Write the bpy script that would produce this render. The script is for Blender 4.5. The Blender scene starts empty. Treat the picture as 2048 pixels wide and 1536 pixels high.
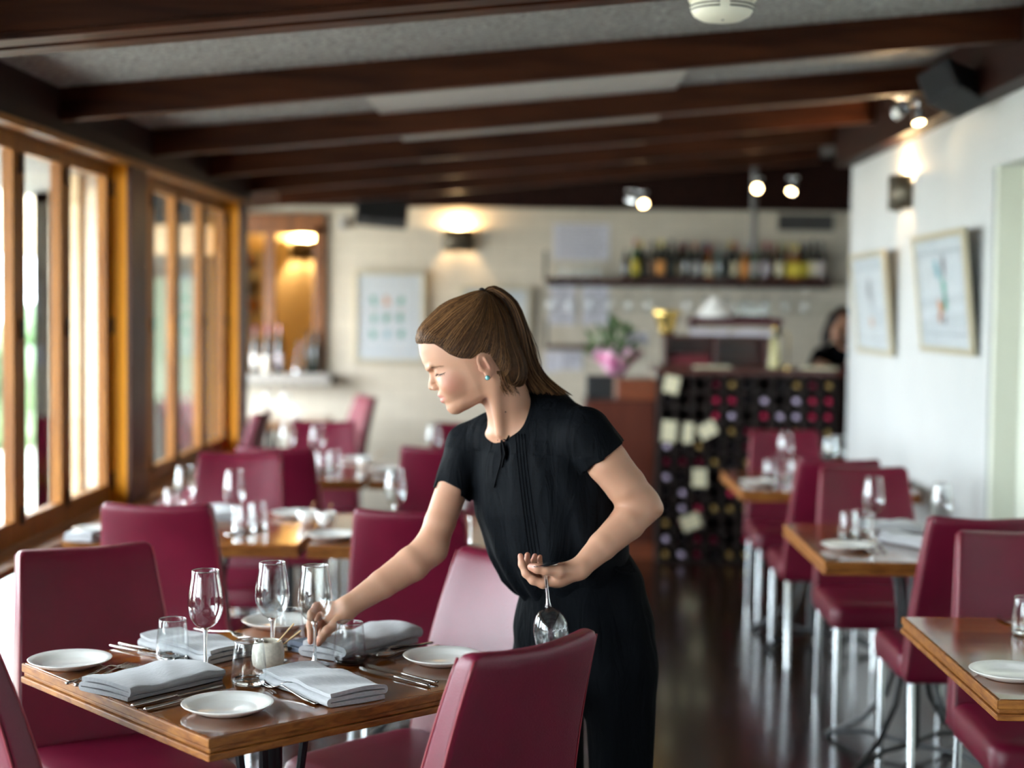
import bpy, bmesh, math, random
import numpy as np
from mathutils import Matrix, Vector
random.seed(7); np.random.seed(7)
SC = bpy.context.scene
COL = SC.collection
# ------------------------------------------------------------------ camera
F_PX, CX0, CY0, CAM_H = 3092.0, 1024.0, 768.0, 1.55
def _n(v): return v/np.linalg.norm(v)
_dY = _n(np.array([71., -153., F_PX])); _hd = np.array([1., .0115, 0.])
_up = _n(np.cross(_dY, _hd)); _up = _up if _up[1] < 0 else -_up
_dX = np.cross(_dY, _up); _dX = _dX if _dX[0] > 0 else -_dX
RW = np.array([_dX, _dY, _up])
def ray(px, py): return RW @ np.array([px-CX0, py-CY0, F_PX])
def atY(px, py, Y):
    r = ray(px, py); return Vector(np.array([0, 0, CAM_H]) + r*Y/r[1])
def atZ(px, py, z):
    r = ray(px, py); return Vector(np.array([0, 0, CAM_H]) + r*(z-CAM_H)/r[2])
def atX(px, py, X):
    r = ray(px, py); return Vector(np.array([0, 0, CAM_H]) + r*X/r[0])
cam = bpy.data.cameras.new('camera'); camo = bpy.data.objects.new('camera', cam); COL.objects.link(camo)
_r, _u, _b = RW@[1, 0, 0], RW@[0, -1, 0], RW@[0, 0, -1]
m = Matrix.Identity(4)
for i in range(3):
    m[i][0], m[i][1], m[i][2] = _r[i], _u[i], _b[i]
m[2][3] = CAM_H
camo.matrix_world = m
cam.sensor_width = 36.0; cam.lens = F_PX/2048*36.0
cam.clip_start = 0.05; cam.clip_end = 200
cam.dof.use_dof = True; cam.dof.focus_distance = 3.2; cam.dof.aperture_fstop = 1.65
SC.camera = camo
# ------------------------------------------------------------------ colour management, world, daylight
SC.view_settings.view_transform = 'Standard'; SC.view_settings.look = 'None'
SC.view_settings.gamma = 1.0; SC.view_settings.use_curve_mapping = False
SC.view_settings.exposure = 1.8
SC.cycles.max_bounces = 10; SC.cycles.diffuse_bounces = 5; SC.cycles.glossy_bounces = 5
SC.cycles.transmission_bounces = 10; SC.cycles.transparent_max_bounces = 24
SC.cycles.sample_clamp_indirect = 6.0
SC.cycles.caustics_reflective = False; SC.cycles.caustics_refractive = False
SC.cycles.use_denoising = True
SC.cycles.blur_glossy = 0.5
W = bpy.data.worlds.new('overcast_sky'); SC.world = W; W.use_nodes = True
wn = W.node_tree; wn.nodes.clear()
wo = wn.nodes.new('ShaderNodeOutputWorld'); wb = wn.nodes.new('ShaderNodeBackground')
tc = wn.nodes.new('ShaderNodeTexCoord'); sx = wn.nodes.new('ShaderNodeSeparateXYZ'); cr = wn.nodes.new('ShaderNodeValToRGB')
cr.color_ramp.elements[0].position = 0.0; cr.color_ramp.elements[0].color = (0.86, 0.93, 1.0, 1)
cr.color_ramp.elements[1].position = 0.7; cr.color_ramp.elements[1].color = (0.78, 0.89, 1.0, 1)
wn.links.new(tc.outputs['Generated'], sx.inputs[0]); wn.links.new(sx.outputs[2], cr.inputs[0])
wn.links.new(cr.outputs[0], wb.inputs[0]); wn.links.new(wb.outputs[0], wo.inputs[0])
wb.inputs[1].default_value = SKY = 9.0
def portal(name, loc, rot, sx_, sy_):
    l = bpy.data.lights.new(name, 'AREA'); l.shape = 'RECTANGLE'; l.size = sx_; l.size_y = sy_
    l.cycles.is_portal = True
    o = bpy.data.objects.new(name, l); o.location = loc; o.rotation_euler = rot; COL.objects.link(o)
portal('daylight_portal', (-1.99, 2.2, 1.2), (0, -math.pi/2, 0), 2.2, 14.4)
portal('daylight_portal', (-2.95, 10.4, 1.4), (0, -math.pi/2, 0), 1.5, 2.0)
# ------------------------------------------------------------------ mesh helpers
def mesh_obj(name, verts, faces, mat=None, parent=None, smooth=False, bevel=0.0, seg=2, sub=0):
    me = bpy.data.meshes.new(name); me.from_pydata([tuple(v) for v in verts], [], faces); me.update()
    if smooth:
        me.polygons.foreach_set('use_smooth', [True]*len(me.polygons))
        if smooth == 'auto': me.set_sharp_from_angle(angle=math.radians(40))
    o = bpy.data.objects.new(name, me); COL.objects.link(o)
    if mat: me.materials.append(mat)
    if parent: o.parent = parent
    if bevel:
        b = o.modifiers.new('b', 'BEVEL'); b.width = bevel; b.segments = seg; b.limit_method = 'ANGLE'; b.angle_limit = .6
    if sub:
        s = o.modifiers.new('s', 'SUBSURF'); s.levels = sub; s.render_levels = sub
    return o
class G:
    """collects simple shapes of ONE part and links them as one mesh"""
    def __init__(s): s.v, s.f = [], []
    def add(s, v, f, M=None):
        n = len(s.v); s.v += [tuple((M @ Vector(p)) if M is not None else p) for p in v]
        s.f += [tuple(i+n for i in q) for q in f]; return s
    def box(s, x0, x1, y0, y1, z0, z1, M=None):
        v = [(x, y, z) for z in (z0, z1) for y in (y0, y1) for x in (x0, x1)]
        return s.add(v, [(0, 2, 3, 1), (4, 5, 7, 6), (0, 1, 5, 4), (2, 6, 7, 3), (0, 4, 6, 2), (1, 3, 7, 5)], M)
    def tube(s, pts, r, n=10, cap=True, M=None, flat=1.0):
        pts = [Vector(p) for p in pts]; rs = r if isinstance(r, (list, tuple)) else [r]*len(pts)
        v, f = [], []; up = None
        for i, p in enumerate(pts):
            t = (pts[min(i+1, len(pts)-1)]-pts[max(i-1, 0)]).normalized()
            if up is None:
                up = Vector((0, 0, 1)) if abs(t.z) < .9 else Vector((1, 0, 0))
            a = t.cross(up).normalized(); b = a.cross(t).normalized(); up = b
            for k in range(n):
                an = 2*math.pi*k/n; v.append(p+a*math.cos(an)*rs[i]+b*math.sin(an)*rs[i]*flat)
        for i in range(len(pts)-1):
            for k in range(n):
                f.append((i*n+k, i*n+(k+1) % n, (i+1)*n+(k+1) % n, (i+1)*n+k))
        if cap:
            f.append(tuple(range(n))[::-1]); f.append(tuple(range((len(pts)-1)*n, len(pts)*n)))
        return s.add(v, f, M)
    def lathe(s, prof, n=24, c=(0, 0, 0), closed=False, M=None):
        v, f = [], []
        for r, z in prof:
            for k in range(n):
                a = 2*math.pi*k/n; v.append((c[0]+max(r, 1e-5)*math.cos(a), c[1]+max(r, 1e-5)*math.sin(a), c[2]+z))
        m_ = len(prof)
        for i in range(m_ if closed else m_-1):
            j = (i+1) % m_
            for k in range(n):
                f.append((i*n+k, i*n+(k+1) % n, j*n+(k+1) % n, j*n+k))
        return s.add(v, f, M)
    def prism(s, poly, y0, y1, M=None):
        n = len(poly); v = [(x, y0, z) for x, z in poly]+[(x, y1, z) for x, z in poly]
        f = [tuple(range(n)), tuple(range(n, 2*n))[::-1]]+[(i, i+n, (i+1) % n+n, (i+1) % n) for i in range(n)]
        return s.add(v, f, M)
    def ball(s, c, r, n=14, M=None):
        rr = r if isinstance(r, (tuple, list)) else (r, r, r); v, f = [], []
        for i in range(n+1):
            th = math.pi*i/n
            for k in range(n):
                a = 2*math.pi*k/n
                v.append((c[0]+rr[0]*math.sin(th)*math.cos(a), c[1]+rr[1]*math.sin(th)*math.sin(a), c[2]+rr[2]*math.cos(th)))
        for i in range(n):
            for k in range(n): f.append((i*n+k, (i+1)*n+k, (i+1)*n+(k+1) % n, i*n+(k+1) % n))
        return s.add(v, f, M)
    def obj(s, name, mat=None, parent=None, smooth=False, bevel=0.0, seg=2, sub=0):
        return mesh_obj(name, s.v, s.f, mat, parent, smooth, bevel, seg, sub)
def thing(name, label, cat, loc=(0, 0, 0), rz=0.0, group=None):
    o = bpy.data.objects.new(name, None); COL.objects.link(o); o.empty_display_size = .05
    o.location = loc; o.rotation_euler = (0, 0, rz); o['label'] = label; o['category'] = cat
    if group: o['group'] = group
    return o
def tag(o, label, cat, group=None, kind=None):
    o['label'] = label; o['category'] = cat
    if group: o['group'] = group
    if kind: o['kind'] = kind
    return o
def struct(o, label=None):
    o['kind'] = 'structure'
    if label: o['label'] = label; o['category'] = o.name.split('_')[0].split('.')[0]
    return o
KIDS = {}
def copy_tree(o, parent=None):
    c = o.copy(); COL.objects.link(c)
    if parent is not None: c.parent = parent
    for ch in [k for k in o.children]: copy_tree(ch, c)
    return c
def place(proto, used, loc, rz=0.0, label=None, group=None, rot=None):
    """first use moves the prototype itself, later uses copy it"""
    if used.get(proto.name): o = copy_tree(proto)
    else: o = proto; used[proto.name] = True
    o.location = loc; o.rotation_euler = rot if rot else (0, 0, rz)
    if label: o['label'] = label
    if group: o['group'] = group
    return o
USED = {}
# ------------------------------------------------------------------ materials
def new_mat(name):
    m_ = bpy.data.materials.new(name); m_.use_nodes = True
    nt = m_.node_tree; return m_, nt, nt.nodes['Principled BSDF']
def pm(name, col, rough=.5, metal=0., coat=0., coat_r=.1, spec=.5, noise=0., nscale=20., bump=0., bscale=60., emit=None, estr=0., stretch=None, trans=0., sheen=0., alpha=1.0, sss=0.):
    m_, nt, b = new_mat(name)
    b.inputs['Base Color'].default_value = (*col, 1); b.inputs['Roughness'].default_value = rough
    b.inputs['Metallic'].default_value = metal; b.inputs['Coat Weight'].default_value = coat
    b.inputs['Coat Roughness'].default_value = coat_r; b.inputs['Specular IOR Level'].default_value = spec
    b.inputs['Transmission Weight'].default_value = trans; b.inputs['Sheen Weight'].default_value = sheen
    b.inputs['Alpha'].default_value = alpha
    if sss:
        b.inputs['Subsurface Weight'].default_value = sss; b.inputs['Subsurface Radius'].default_value = (.02, .007, .004); b.inputs['Subsurface Scale'].default_value = .6
    if emit: b.inputs['Emission Color'].default_value = (*emit, 1); b.inputs['Emission Strength'].default_value = estr
    tcn = nt.nodes.new('ShaderNodeTexCoord'); mp = nt.nodes.new('ShaderNodeMapping'); nt.links.new(tcn.outputs['Object'], mp.inputs[0])
    if stretch: mp.inputs['Scale'].default_value = stretch
    if noise:
        no = nt.nodes.new('ShaderNodeTexNoise'); no.inputs['Scale'].default_value = nscale; no.inputs['Detail'].default_value = 5
        nt.links.new(mp.outputs[0], no.inputs[0])
        mx = nt.nodes.new('ShaderNodeMix'); mx.data_type = 'RGBA'
        rp = nt.nodes.new('ShaderNodeValToRGB'); rp.color_ramp.elements[0].position = .3; rp.color_ramp.elements[1].position = .7
        nt.links.new(no.outputs[0], rp.inputs[0]); nt.links.new(rp.outputs[0], mx.inputs[0])
        mx.inputs[6].default_value = (*[c*(1-noise) for c in col], 1); mx.inputs[7].default_value = (*[min(1, c*(1+noise)) for c in col], 1)
        nt.links.new(mx.outputs[2], b.inputs['Base Color'])
    if bump:
        no2 = nt.nodes.new('ShaderNodeTexNoise'); no2.inputs['Scale'].default_value = bscale; no2.inputs['Detail'].default_value = 3
        nt.links.new(mp.outputs[0], no2.inputs[0])
        bp = nt.nodes.new('ShaderNodeBump'); bp.inputs['Strength'].default_value = bump; bp.inputs['Distance'].default_value = .004
        nt.links.new(no2.outputs[0], bp.inputs['Height']); nt.links.new(bp.outputs[0], b.inputs['Normal'])
    return m_
def clear_glass(name, tint=(1, 1, 1), fac=1.0, ior=1.45, rough=0.0):
    """thin clear glass: see-through with a fresnel reflection"""
    m_, nt, b = new_mat(name); nt.nodes.remove(b); out = nt.nodes['Material Output']
    tr = nt.nodes.new('ShaderNodeBsdfTransparent'); tr.inputs[0].default_value = (*tint, 1)
    gl = nt.nodes.new('ShaderNodeBsdfGlossy'); gl.inputs['Roughness'].default_value = rough
    fr = nt.nodes.new('ShaderNodeLayerWeight'); fr.inputs['Blend'].default_value = .5
    po = nt.nodes.new('ShaderNodeMath'); po.operation = 'POWER'; po.inputs[1].default_value = 4.0; nt.links.new(fr.outputs['Facing'], po.inputs[0])
    mu = nt.nodes.new('ShaderNodeMath'); mu.operation = 'MULTIPLY_ADD'; mu.inputs[1].default_value = fac*.6; mu.inputs[2].default_value = .05*fac
    mi = nt.nodes.new('ShaderNodeMixShader')
    nt.links.new(po.outputs[0], mu.inputs[0]); nt.links.new(mu.outputs[0], mi.inputs[0])
    nt.links.new(tr.outputs[0], mi.inputs[1]); nt.links.new(gl.outputs[0], mi.inputs[2]); nt.links.new(mi.outputs[0], out.inputs[0])
    return m_
def wood(name, c1, c2, rough=.3, coat=0., scale=3., stretch=(1, 12, 12), boards=None, spec=.5, bump=.1):
    m_, nt, b = new_mat(name)
    tcn = nt.nodes.new('ShaderNodeTexCoord'); mp = nt.nodes.new('ShaderNodeMapping'); mp.inputs['Scale'].default_value = stretch
    nt.links.new(tcn.outputs['Object'], mp.inputs[0])
    no = nt.nodes.new('ShaderNodeTexNoise'); no.inputs['Scale'].default_value = scale; no.inputs['Detail'].default_value = 8; no.inputs['Distortion'].default_value = .6
    nt.links.new(mp.outputs[0], no.inputs[0])
    rp = nt.nodes.new('ShaderNodeValToRGB'); rp.color_ramp.elements[0].position = .32; rp.color_ramp.elements[1].position = .68
    rp.color_ramp.elements[0].color = (*c1, 1); rp.color_ramp.elements[1].color = (*c2, 1)
    nt.links.new(no.outputs[0], rp.inputs[0]); last = rp.outputs[0]
    if boards:  # (axis, width): thin dark joints between boards
        ax, wd = boards
        sp = nt.nodes.new('ShaderNodeSeparateXYZ'); nt.links.new(tcn.outputs['Object'], sp.inputs[0])
        dv = nt.nodes.new('ShaderNodeMath'); dv.operation = 'DIVIDE'; dv.inputs[1].default_value = wd; nt.links.new(sp.outputs[ax], dv.inputs[0])
        fl = nt.nodes.new('ShaderNodeMath'); fl.operation = 'FLOOR'; nt.links.new(dv.outputs[0], fl.inputs[0])
        wn_ = nt.nodes.new('ShaderNodeTexWhiteNoise'); wn_.noise_dimensions = '1D'; nt.links.new(fl.outputs[0], wn_.inputs['W'])
        fc = nt.nodes.new('ShaderNodeMath'); fc.operation = 'FRACT'; nt.links.new(dv.outputs[0], fc.inputs[0])
        gt = nt.nodes.new('ShaderNodeMath'); gt.operation = 'GREATER_THAN'; gt.inputs[1].default_value = .025; nt.links.new(fc.outputs[0], gt.inputs[0])
        mr = nt.nodes.new('ShaderNodeMapRange'); mr.inputs[3].default_value = .6; mr.inputs[4].default_value = 1.25; nt.links.new(wn_.outputs[0], mr.inputs[0])
        ml = nt.nodes.new('ShaderNodeMath'); ml.operation = 'MULTIPLY'; nt.links.new(mr.outputs[0], ml.inputs[0]); nt.links.new(gt.outputs[0], ml.inputs[1])
        vm = nt.nodes.new('ShaderNodeVectorMath'); vm.operation = 'SCALE'; nt.links.new(last, vm.inputs[0]); nt.links.new(ml.outputs[0], vm.inputs['Scale'])
        last = vm.outputs[0]
    nt.links.new(last, b.inputs['Base Color'])
    b.inputs['Roughness'].default_value = rough; b.inputs['Coat Weight'].default_value = coat; b.inputs['Coat Roughness'].default_value = .08
    b.inputs['Specular IOR Level'].default_value = spec
    bp = nt.nodes.new('ShaderNodeBump'); bp.inputs['Strength'].default_value = bump; bp.inputs['Distance'].default_value = .002
    nt.links.new(no.outputs[0], bp.inputs['Height']); nt.links.new(bp.outputs[0], b.inputs['Normal'])
    return m_
def brick_paint(name, col, bw=.235, bh=.085, rot=(math.pi/2, 0, 0)):
    m_, nt, b = new_mat(name)
    tcn = nt.nodes.new('ShaderNodeTexCoord'); mp = nt.nodes.new('ShaderNodeMapping'); mp.inputs['Rotation'].default_value = rot
    nt.links.new(tcn.outputs['Object'], mp.inputs[0])
    br = nt.nodes.new('ShaderNodeTexBrick'); br.inputs['Scale'].default_value = 1.0
    br.inputs['Brick Width'].default_value = bw; br.inputs['Row Height'].default_value = bh; br.inputs['Mortar Size'].default_value = .006; br.inputs['Mortar Smooth'].default_value = .6
    br.inputs['Color1'].default_value = (*col, 1); br.inputs['Color2'].default_value = (*[c*.93 for c in col], 1); br.inputs['Mortar'].default_value = (*[c*.78 for c in col], 1)
    nt.links.new(mp.outputs[0], br.inputs[0]); nt.links.new(br.outputs[0], b.inputs['Base Color'])
    bp = nt.nodes.new('ShaderNodeBump'); bp.invert = True; bp.inputs['Strength'].default_value = .6; bp.inputs['Distance'].default_value = .006
    nt.links.new(br.outputs['Fac'], bp.inputs['Height']); nt.links.new(bp.outputs[0], b.inputs['Normal'])
    b.inputs['Roughness'].default_value = .6
    return m_
MT = {}
MT['leather'] = pm('burgundy_leather', (.125, .0030, .0205), .36, coat=.06, coat_r=.3, spec=.45, noise=.12, nscale=9, bump=.25, bscale=380)
MT['piping'] = pm('burgundy_piping', (.24, .02, .035), .4)
MT['chrome'] = pm('chrome', (.75, .78, .8), .16, metal=1)
MT['black_metal'] = pm('black_metal', (.018, .02, .023), .35, metal=.3)
MT['table_wood'] = wood('varnished_table_wood', (.13, .030, .0045), (.34, .10, .014), .15, coat=.4, scale=2.2, stretch=(1.5, 18, 18), boards=(1, .118), bump=.05)
MT['table_edge'] = wood('varnished_table_edge', (.17, .05, .007), (.34, .13, .025), .5, coat=.0, spec=.3, scale=3, stretch=(8, 8, 30))
MT['beam'] = wood('mahogany_beam', (.016, .0038, .0014), (.062, .017, .006), .42, coat=.0, spec=.16, scale=1.6, stretch=(1.2, 10, 14))
MT['plate_beam'] = wood('dark_wall_plate', (.009, .0026, .0018), (.020, .006, .0036), .5, spec=.12, scale=2, stretch=(8, 1, 8))
MT['sash'] = wood('oiled_sash_timber', (.17, .056, .007), (.30, .115, .016), .45, spec=.3, scale=2.5, stretch=(9, 9, 1))
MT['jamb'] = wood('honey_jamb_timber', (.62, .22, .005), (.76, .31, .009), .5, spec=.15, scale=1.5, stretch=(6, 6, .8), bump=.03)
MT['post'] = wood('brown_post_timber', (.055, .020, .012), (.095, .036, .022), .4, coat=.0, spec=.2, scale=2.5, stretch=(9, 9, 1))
MT['floor'] = wood('polished_dark_floor', (.008, .0032, .002), (.028, .010, .005), .2, coat=.2, scale=1.6, stretch=(12, 1.2, 1), boards=(0, .11))
MT['ceil'] = pm('speckled_ceiling_board', (.235, .23, .225), .7, noise=.75, nscale=62, bump=.6, bscale=80)
MT['ceil_pale'] = pm('pale_ceiling_panel', (.40, .385, .365), .6, noise=.06, nscale=30)
MT['white_brick'] = brick_paint('white_painted_brick', (.60, .545, .44))
MT['white_wall'] = pm('white_wall_paint', (.53, .545, .54), .55, noise=.03, nscale=2, bump=.15, bscale=40)
MT['door_paint'] = pm('cream_door_paint', (.62, .64, .55), .45)
MT['pane'] = clear_glass('window_glass', (.98, 1, .99), 1.5, 1.5)
MT['dark_wood'] = wood('dark_red_wood', (.045, .010, .007), (.085, .020, .012), .3, coat=.3, scale=2)
MT['cab_wood'] = wood('cabinet_wood', (.17, .042, .018), (.24, .065, .025), .35, coat=.2, scale=2, stretch=(1.5, 10, 10))
MT['black'] = pm('matt_black', (.012, .012, .013), .5)
MT['white_ceramic'] = pm('white_glazed_china', (.93, .92, .88), .12, coat=.5)
MT['steel'] = pm('polished_steel', (.62, .60, .57), .14, metal=1)
MT['linen'] = pm('grey_linen', (.36, .36, .37), .85, noise=.10, nscale=160, bump=.25, bscale=500, stretch=(1, .2, 1), sheen=.3)
MT['linen_dark'] = pm('slate_linen', (.10, .12, .16), .85, bump=.4, bscale=400)
MT['glass'] = clear_glass('drinking_glass', (.97, .98, .98), 1.0, 1.5)
m_, nt, b = new_mat('solid_glass'); b.inputs['Transmission Weight'].default_value = 1; b.inputs['Roughness'].default_value = 0.0; b.inputs['IOR'].default_value = 1.45
MT['solid_glass'] = m_
MT['brass'] = pm('brass', (.75, .52, .16), .25, metal=1)
MT['paper'] = pm('white_paper', (.62, .62, .68), .8)
MT['ink'] = pm('grey_ink', (.16, .16, .2), .8)
MT['frame_gold'] = pm('pale_gilt_frame', (.50, .45, .32), .4, metal=.3)
MT['mat_board'] = pm('picture_mount', (.50, .545, .57), .7)
MT['lamp_on'] = pm('lit_lamp', (1, .8, .5), .5, emit=(1, .62, .25), estr=14)
MT['teal_ink'] = pm('teal_ink', (.08, .33, .26), .8)
MT['orange_ink'] = pm('orange_ink', (.55, .24, .10), .8)
MT['blue_ink'] = pm('blue_ink', (.18, .42, .50), .8)
MT['grey_ink2'] = pm('slate_ink', (.18, .16, .20), .8)
MT['cream_timber'] = wood('pale_exterior_timber', (.62, .42, .22), (.78, .58, .36), .5, scale=2, stretch=(8, 8, 1))
MT['stone'] = pm('pale_garden_stone', (.62, .58, .50), .9, noise=.3, nscale=3, bump=1, bscale=8)
MT['leaf'] = pm('leaf_green', (.05, .13, .03), .5, noise=.3, nscale=5)
# ------------------------------------------------------------------ room shell
XL, XG, XR = -1.80, -1.91, 1.78
def zc(x): return 2.325 + .0915*(x+1.8)          # underside of the ceiling boards
struct(G().box(-3.2, 3.6, -5, 12.2, -.12, 0).obj('floor', MT['floor']), 'polished dark timber floor')
def slab(x0, x1, y0, y1, th=.05, off=0.):
    v = [(x0, y0, zc(x0)+off), (x1, y0, zc(x1)+off), (x1, y1, zc(x1)+off), (x0, y1, zc(x0)+off)]
    v += [(a, b_, c+th) for a, b_, c in v]
    return v, [(3, 2, 1, 0), (4, 5, 6, 7), (0, 1, 5, 4), (1, 2, 6, 5), (2, 3, 7, 6), (3, 0, 4, 7)]
struct(mesh_obj('ceiling', *slab(-3.2, 3.6, -5, 12.2), MT['ceil']), 'speckled grey ceiling sloping up from the windows')
beams = [-2.1, -.85, .45, 1.75, 2.9, 4.13, 5.65, 6.98, 8.1, 9.22, 10.4]
for i, y in enumerate(beams):
    hw = .105 if abs(y-4.13) < .01 else .032
    g = G(); x0, x1 = -1.81, 1.80
    for (a0, a1, d) in ((-hw, hw, .118),):
        v = [(x0, y+a0, zc(x0)-d), (x1, y+a0, zc(x1)-d), (x1, y+a1, zc(x1)-d), (x0, y+a1, zc(x0)-d)]
        v += [(x0, y+a0, zc(x0)+.01), (x1, y+a0, zc(x1)+.01), (x1, y+a1, zc(x1)+.01), (x0, y+a1, zc(x0)+.01)]
        g.add(v, [(3, 2, 1, 0), (4, 5, 6, 7), (0, 1, 5, 4), (1, 2, 6, 5), (2, 3, 7, 6), (3, 0, 4, 7)])
    if hw > .05:   # moulded double batten under the wide beam
        for (a0, a1) in ((-hw-.012, -.02), (.02, hw+.012)):
            v = [(x0, y+a0, zc(x0)-.134), (x1, y+a0, zc(x1)-.134), (x1, y+a1, zc(x1)-.134), (x0, y+a1, zc(x0)-.134)]
            v += [(x0, y+a0, zc(x0)-.116), (x1, y+a0, zc(x1)-.116), (x1, y+a1, zc(x1)-.116), (x0, y+a1, zc(x0)-.116)]
            g.add(v, [(3, 2, 1, 0), (4, 5, 6, 7), (0, 1, 5, 4), (1, 2, 6, 5), (2, 3, 7, 6), (3, 0, 4, 7)])
    struct(g.obj('trim_%d' % (i+1), MT['beam'], bevel=.004), 'dark mahogany ceiling beam across the room')
for i in range(6, 10):
    y0, y1 = beams[i]+.032, beams[i+1]-.032
    struct(mesh_obj('trim_%d' % (i+20), *slab(-.76, .56, y0, y1, .014, -.014), MT['ceil_pale']), 'pale smooth panel set between the ceiling beams')
# wall plates along both long walls
struct(G().prism([(XL-.13, 2.165), (XL+.02, 2.165), (XL+.02, 2.42), (XL-.13, 2.42)], -5, 9.28).obj('trim_40', MT['plate_beam'], bevel=.004), 'dark timber plate above the windows')
struct(G().box(XG-.02, XL+.018, -5, 9.28, 2.14, 2.165).obj('trim_41', MT['sash']), 'honey timber window head')
struct(G().prism([(XR-.10, 2.395), (XR+.05, 2.395), (XR+.05, 2.76), (XR-.10, 2.74)], -5, 9.19).obj('trim_42', MT['plate_beam'], bevel=.004), 'dark timber plate above the right wall')
# left wall: posts, ledge, low panes, dwarf wall below
bays = [(-4.6, -2.3), (-2.02, .26), (.54, 3.1), (3.38, 6.652), (6.928, 9.054)]
posts = [(-5, -4.6), (-2.3, -2.02), (.26, .54), (3.1, 3.38), (6.652, 6.928), (9.054, 9.28)]
for i, (a, b_) in enumerate(posts):
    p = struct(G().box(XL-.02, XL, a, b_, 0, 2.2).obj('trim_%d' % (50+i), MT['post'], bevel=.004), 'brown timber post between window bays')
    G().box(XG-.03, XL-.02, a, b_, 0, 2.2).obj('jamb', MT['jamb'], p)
struct(G().box(XG-.05, XL+.045, -5, 9.05, .645, .675).obj('trim_60', MT['table_edge'], bevel=.004), 'varnished timber ledge under the windows')
struct(G().box(XG-.03, XL-.03, -5, 9.28, 0, .12).obj('wall_left', MT['white_brick']), 'low kerb wall under the windows')
wi = 0
def bay(y0, y1, n, cuts=None):
    global wi
    cuts = cuts or [y0+(y1-y0)*k/n for k in range(n+1)]
    for k in range(len(cuts)-1):
        wi += 1; a, b_ = cuts[k], cuts[k+1]; st = .062
        z0, z1 = .680, 2.14; g = G()
        g.box(XG-.022, XG+.022, a+.002, a+st, z0, z1); g.box(XG-.022, XG+.022, b_-st, b_-.002, z0, z1)
        g.box(XG-.022, XG+.022, a+st, b_-st, z0, z0+.085); g.box(XG-.022, XG+.022, a+st, b_-st, z1-.055, z1)
        fr = struct(g.obj('window_%d' % wi, MT['sash'], bevel=.004), 'timber framed folding window sash')
        G().box(XG-.004, XG+.004, a+st-.006, b_-st+.006, z0+.08, z1-.05).obj('glass_pane', MT['pane'], fr)
        for z in (.78, 1.45, 2.04):
            G().tube([(XG+.028, b_, z-.035), (XG+.028, b_, z+.035)], .008, 8).obj('hinge', MT['black_metal'], fr)
    wi += 1
    lo = struct(G().box(XG-.03, XG+.02, y0, y1, .12, .15).box(XG-.03, XG+.02, y0, y1, .60, .645).obj('window_%d' % wi, MT['sash']), 'low fixed pane below the ledge')
    G().box(XG-.008, XG, y0, y1, .15, .60).obj('glass_pane', MT['pane'], lo)
struct(G().box(XG-.03, XL-.03, -4.6, -2.3, 0, 2.2).obj('wall_left', MT['white_brick']), 'solid wall behind the camera, added to block daylight'); bay(*bays[1], 4); bay(*bays[2], 4)  # wall added in an unseen bay to cut daylight from behind the camera
bay(*bays[3], 6, [3.38, 3.84, 4.40, 4.955, 5.50, 6.035, 6.652])
bay(*bays[4], 4, [6.928, 7.34, 7.86, 8.46, 9.054])
# right wall with a doorway recess, room end walls
struct(G().box(XR, XR+.12, 6.25, 9.19, 0, 2.75).box(XR, XR+.12, -5, 4.35, 0, 2.85).box(XR, XR+.12, 4.35, 6.25, 2.13, 2.8).obj('wall_right', MT['white_wall']), 'white painted right wall')
struct(G().box(XR-.008, XR+.0, 6.25, 6.30, 0, 2.20).box(XR-.008, XR+.0, 4.30, 4.35, 0, 2.2).box(XR-.012, XR, 4.28, 6.32, 2.13, 2.22).obj('trim_70', MT['white_wall'], bevel=.003), 'white architrave round the recess')
struct(G().box(XR+.10, XR+.14, 4.35, 6.25, 0, 2.13).obj('door_1', MT['door_paint'], bevel=.004), 'cream painted door leaf set back in the right wall')
struct(G().box(XR+.005, XR+.10, 6.20, 6.25, 0, 2.13).box(XR+.005, XR+.10, 4.35, 4.40, 0, 2.13).obj('trim_71', MT['door_paint']), 'door jamb')
struct(G().box(XR-.012, XR, 6.32, 9.19, 0, .11).obj('baseboard_right', MT['white_wall'], bevel=.003), 'white skirting of the right wall')
YF = 11.6
hx0, hx1, hz0, hz1 = -2.30, -1.70, 1.04, 2.14     # hatch in the far wall
struct(G().box(-3.2, hx0, YF, YF+.12, 0, 2.7).box(hx0, hx1, YF, YF+.12, 0, hz0).box(hx0, hx1, YF, YF+.12, hz1, 2.7).box(hx1, 3.6, YF, YF+.12, 0, 2.9).obj('wall_back', MT['white_brick']), 'white painted brick far wall')
struct(G().box(-3.2, 1.83, 9.28+.0, 9.29+.0, 2.9, 3.0).box(XR+.12, 3.6, 9.19, 9.31, 0, 2.9).box(3.5, 3.6, 9.3, YF, 0, 2.9).obj('wall_bar', MT['white_wall']), 'end wall of the bar recess')
struct(G().box(-3.1, -3.0, 9.28, 9.42, 0, 2.6).box(-3.1, -3.0, 11.36, YF, 0, 2.6).box(-3.1, -3.0, 9.4, 11.4, 0, .68).box(-3.1, -3.0, 9.4, 11.4, 2.12, 2.6).box(-3.1, XL-.02, 9.28, 9.36, 0, 2.6).obj('wall_nook', MT['white_brick']), 'white nook wall left of the far dining area')
struct(G().box(-3.2, 3.6, -5.1, -5, 0, .5).box(-3.2, -1.7, -5.1, -5, .5, 2.9).box(1.7, 3.6, -5.1, -5, .5, 2.9).box(-1.7, 1.7, -5.1, -5, .5, 2.9).obj('wall_front', MT['dark_wood']), 'wall behind the camera')  # unseen wall, closed and kept dark to cut fill light from behind
struct(G().box(XL-.14, XL-.1, -5, 9.28, 2.16, 2.45).obj('trim_72', MT['plate_beam']), 'outer head above windows')
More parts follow.
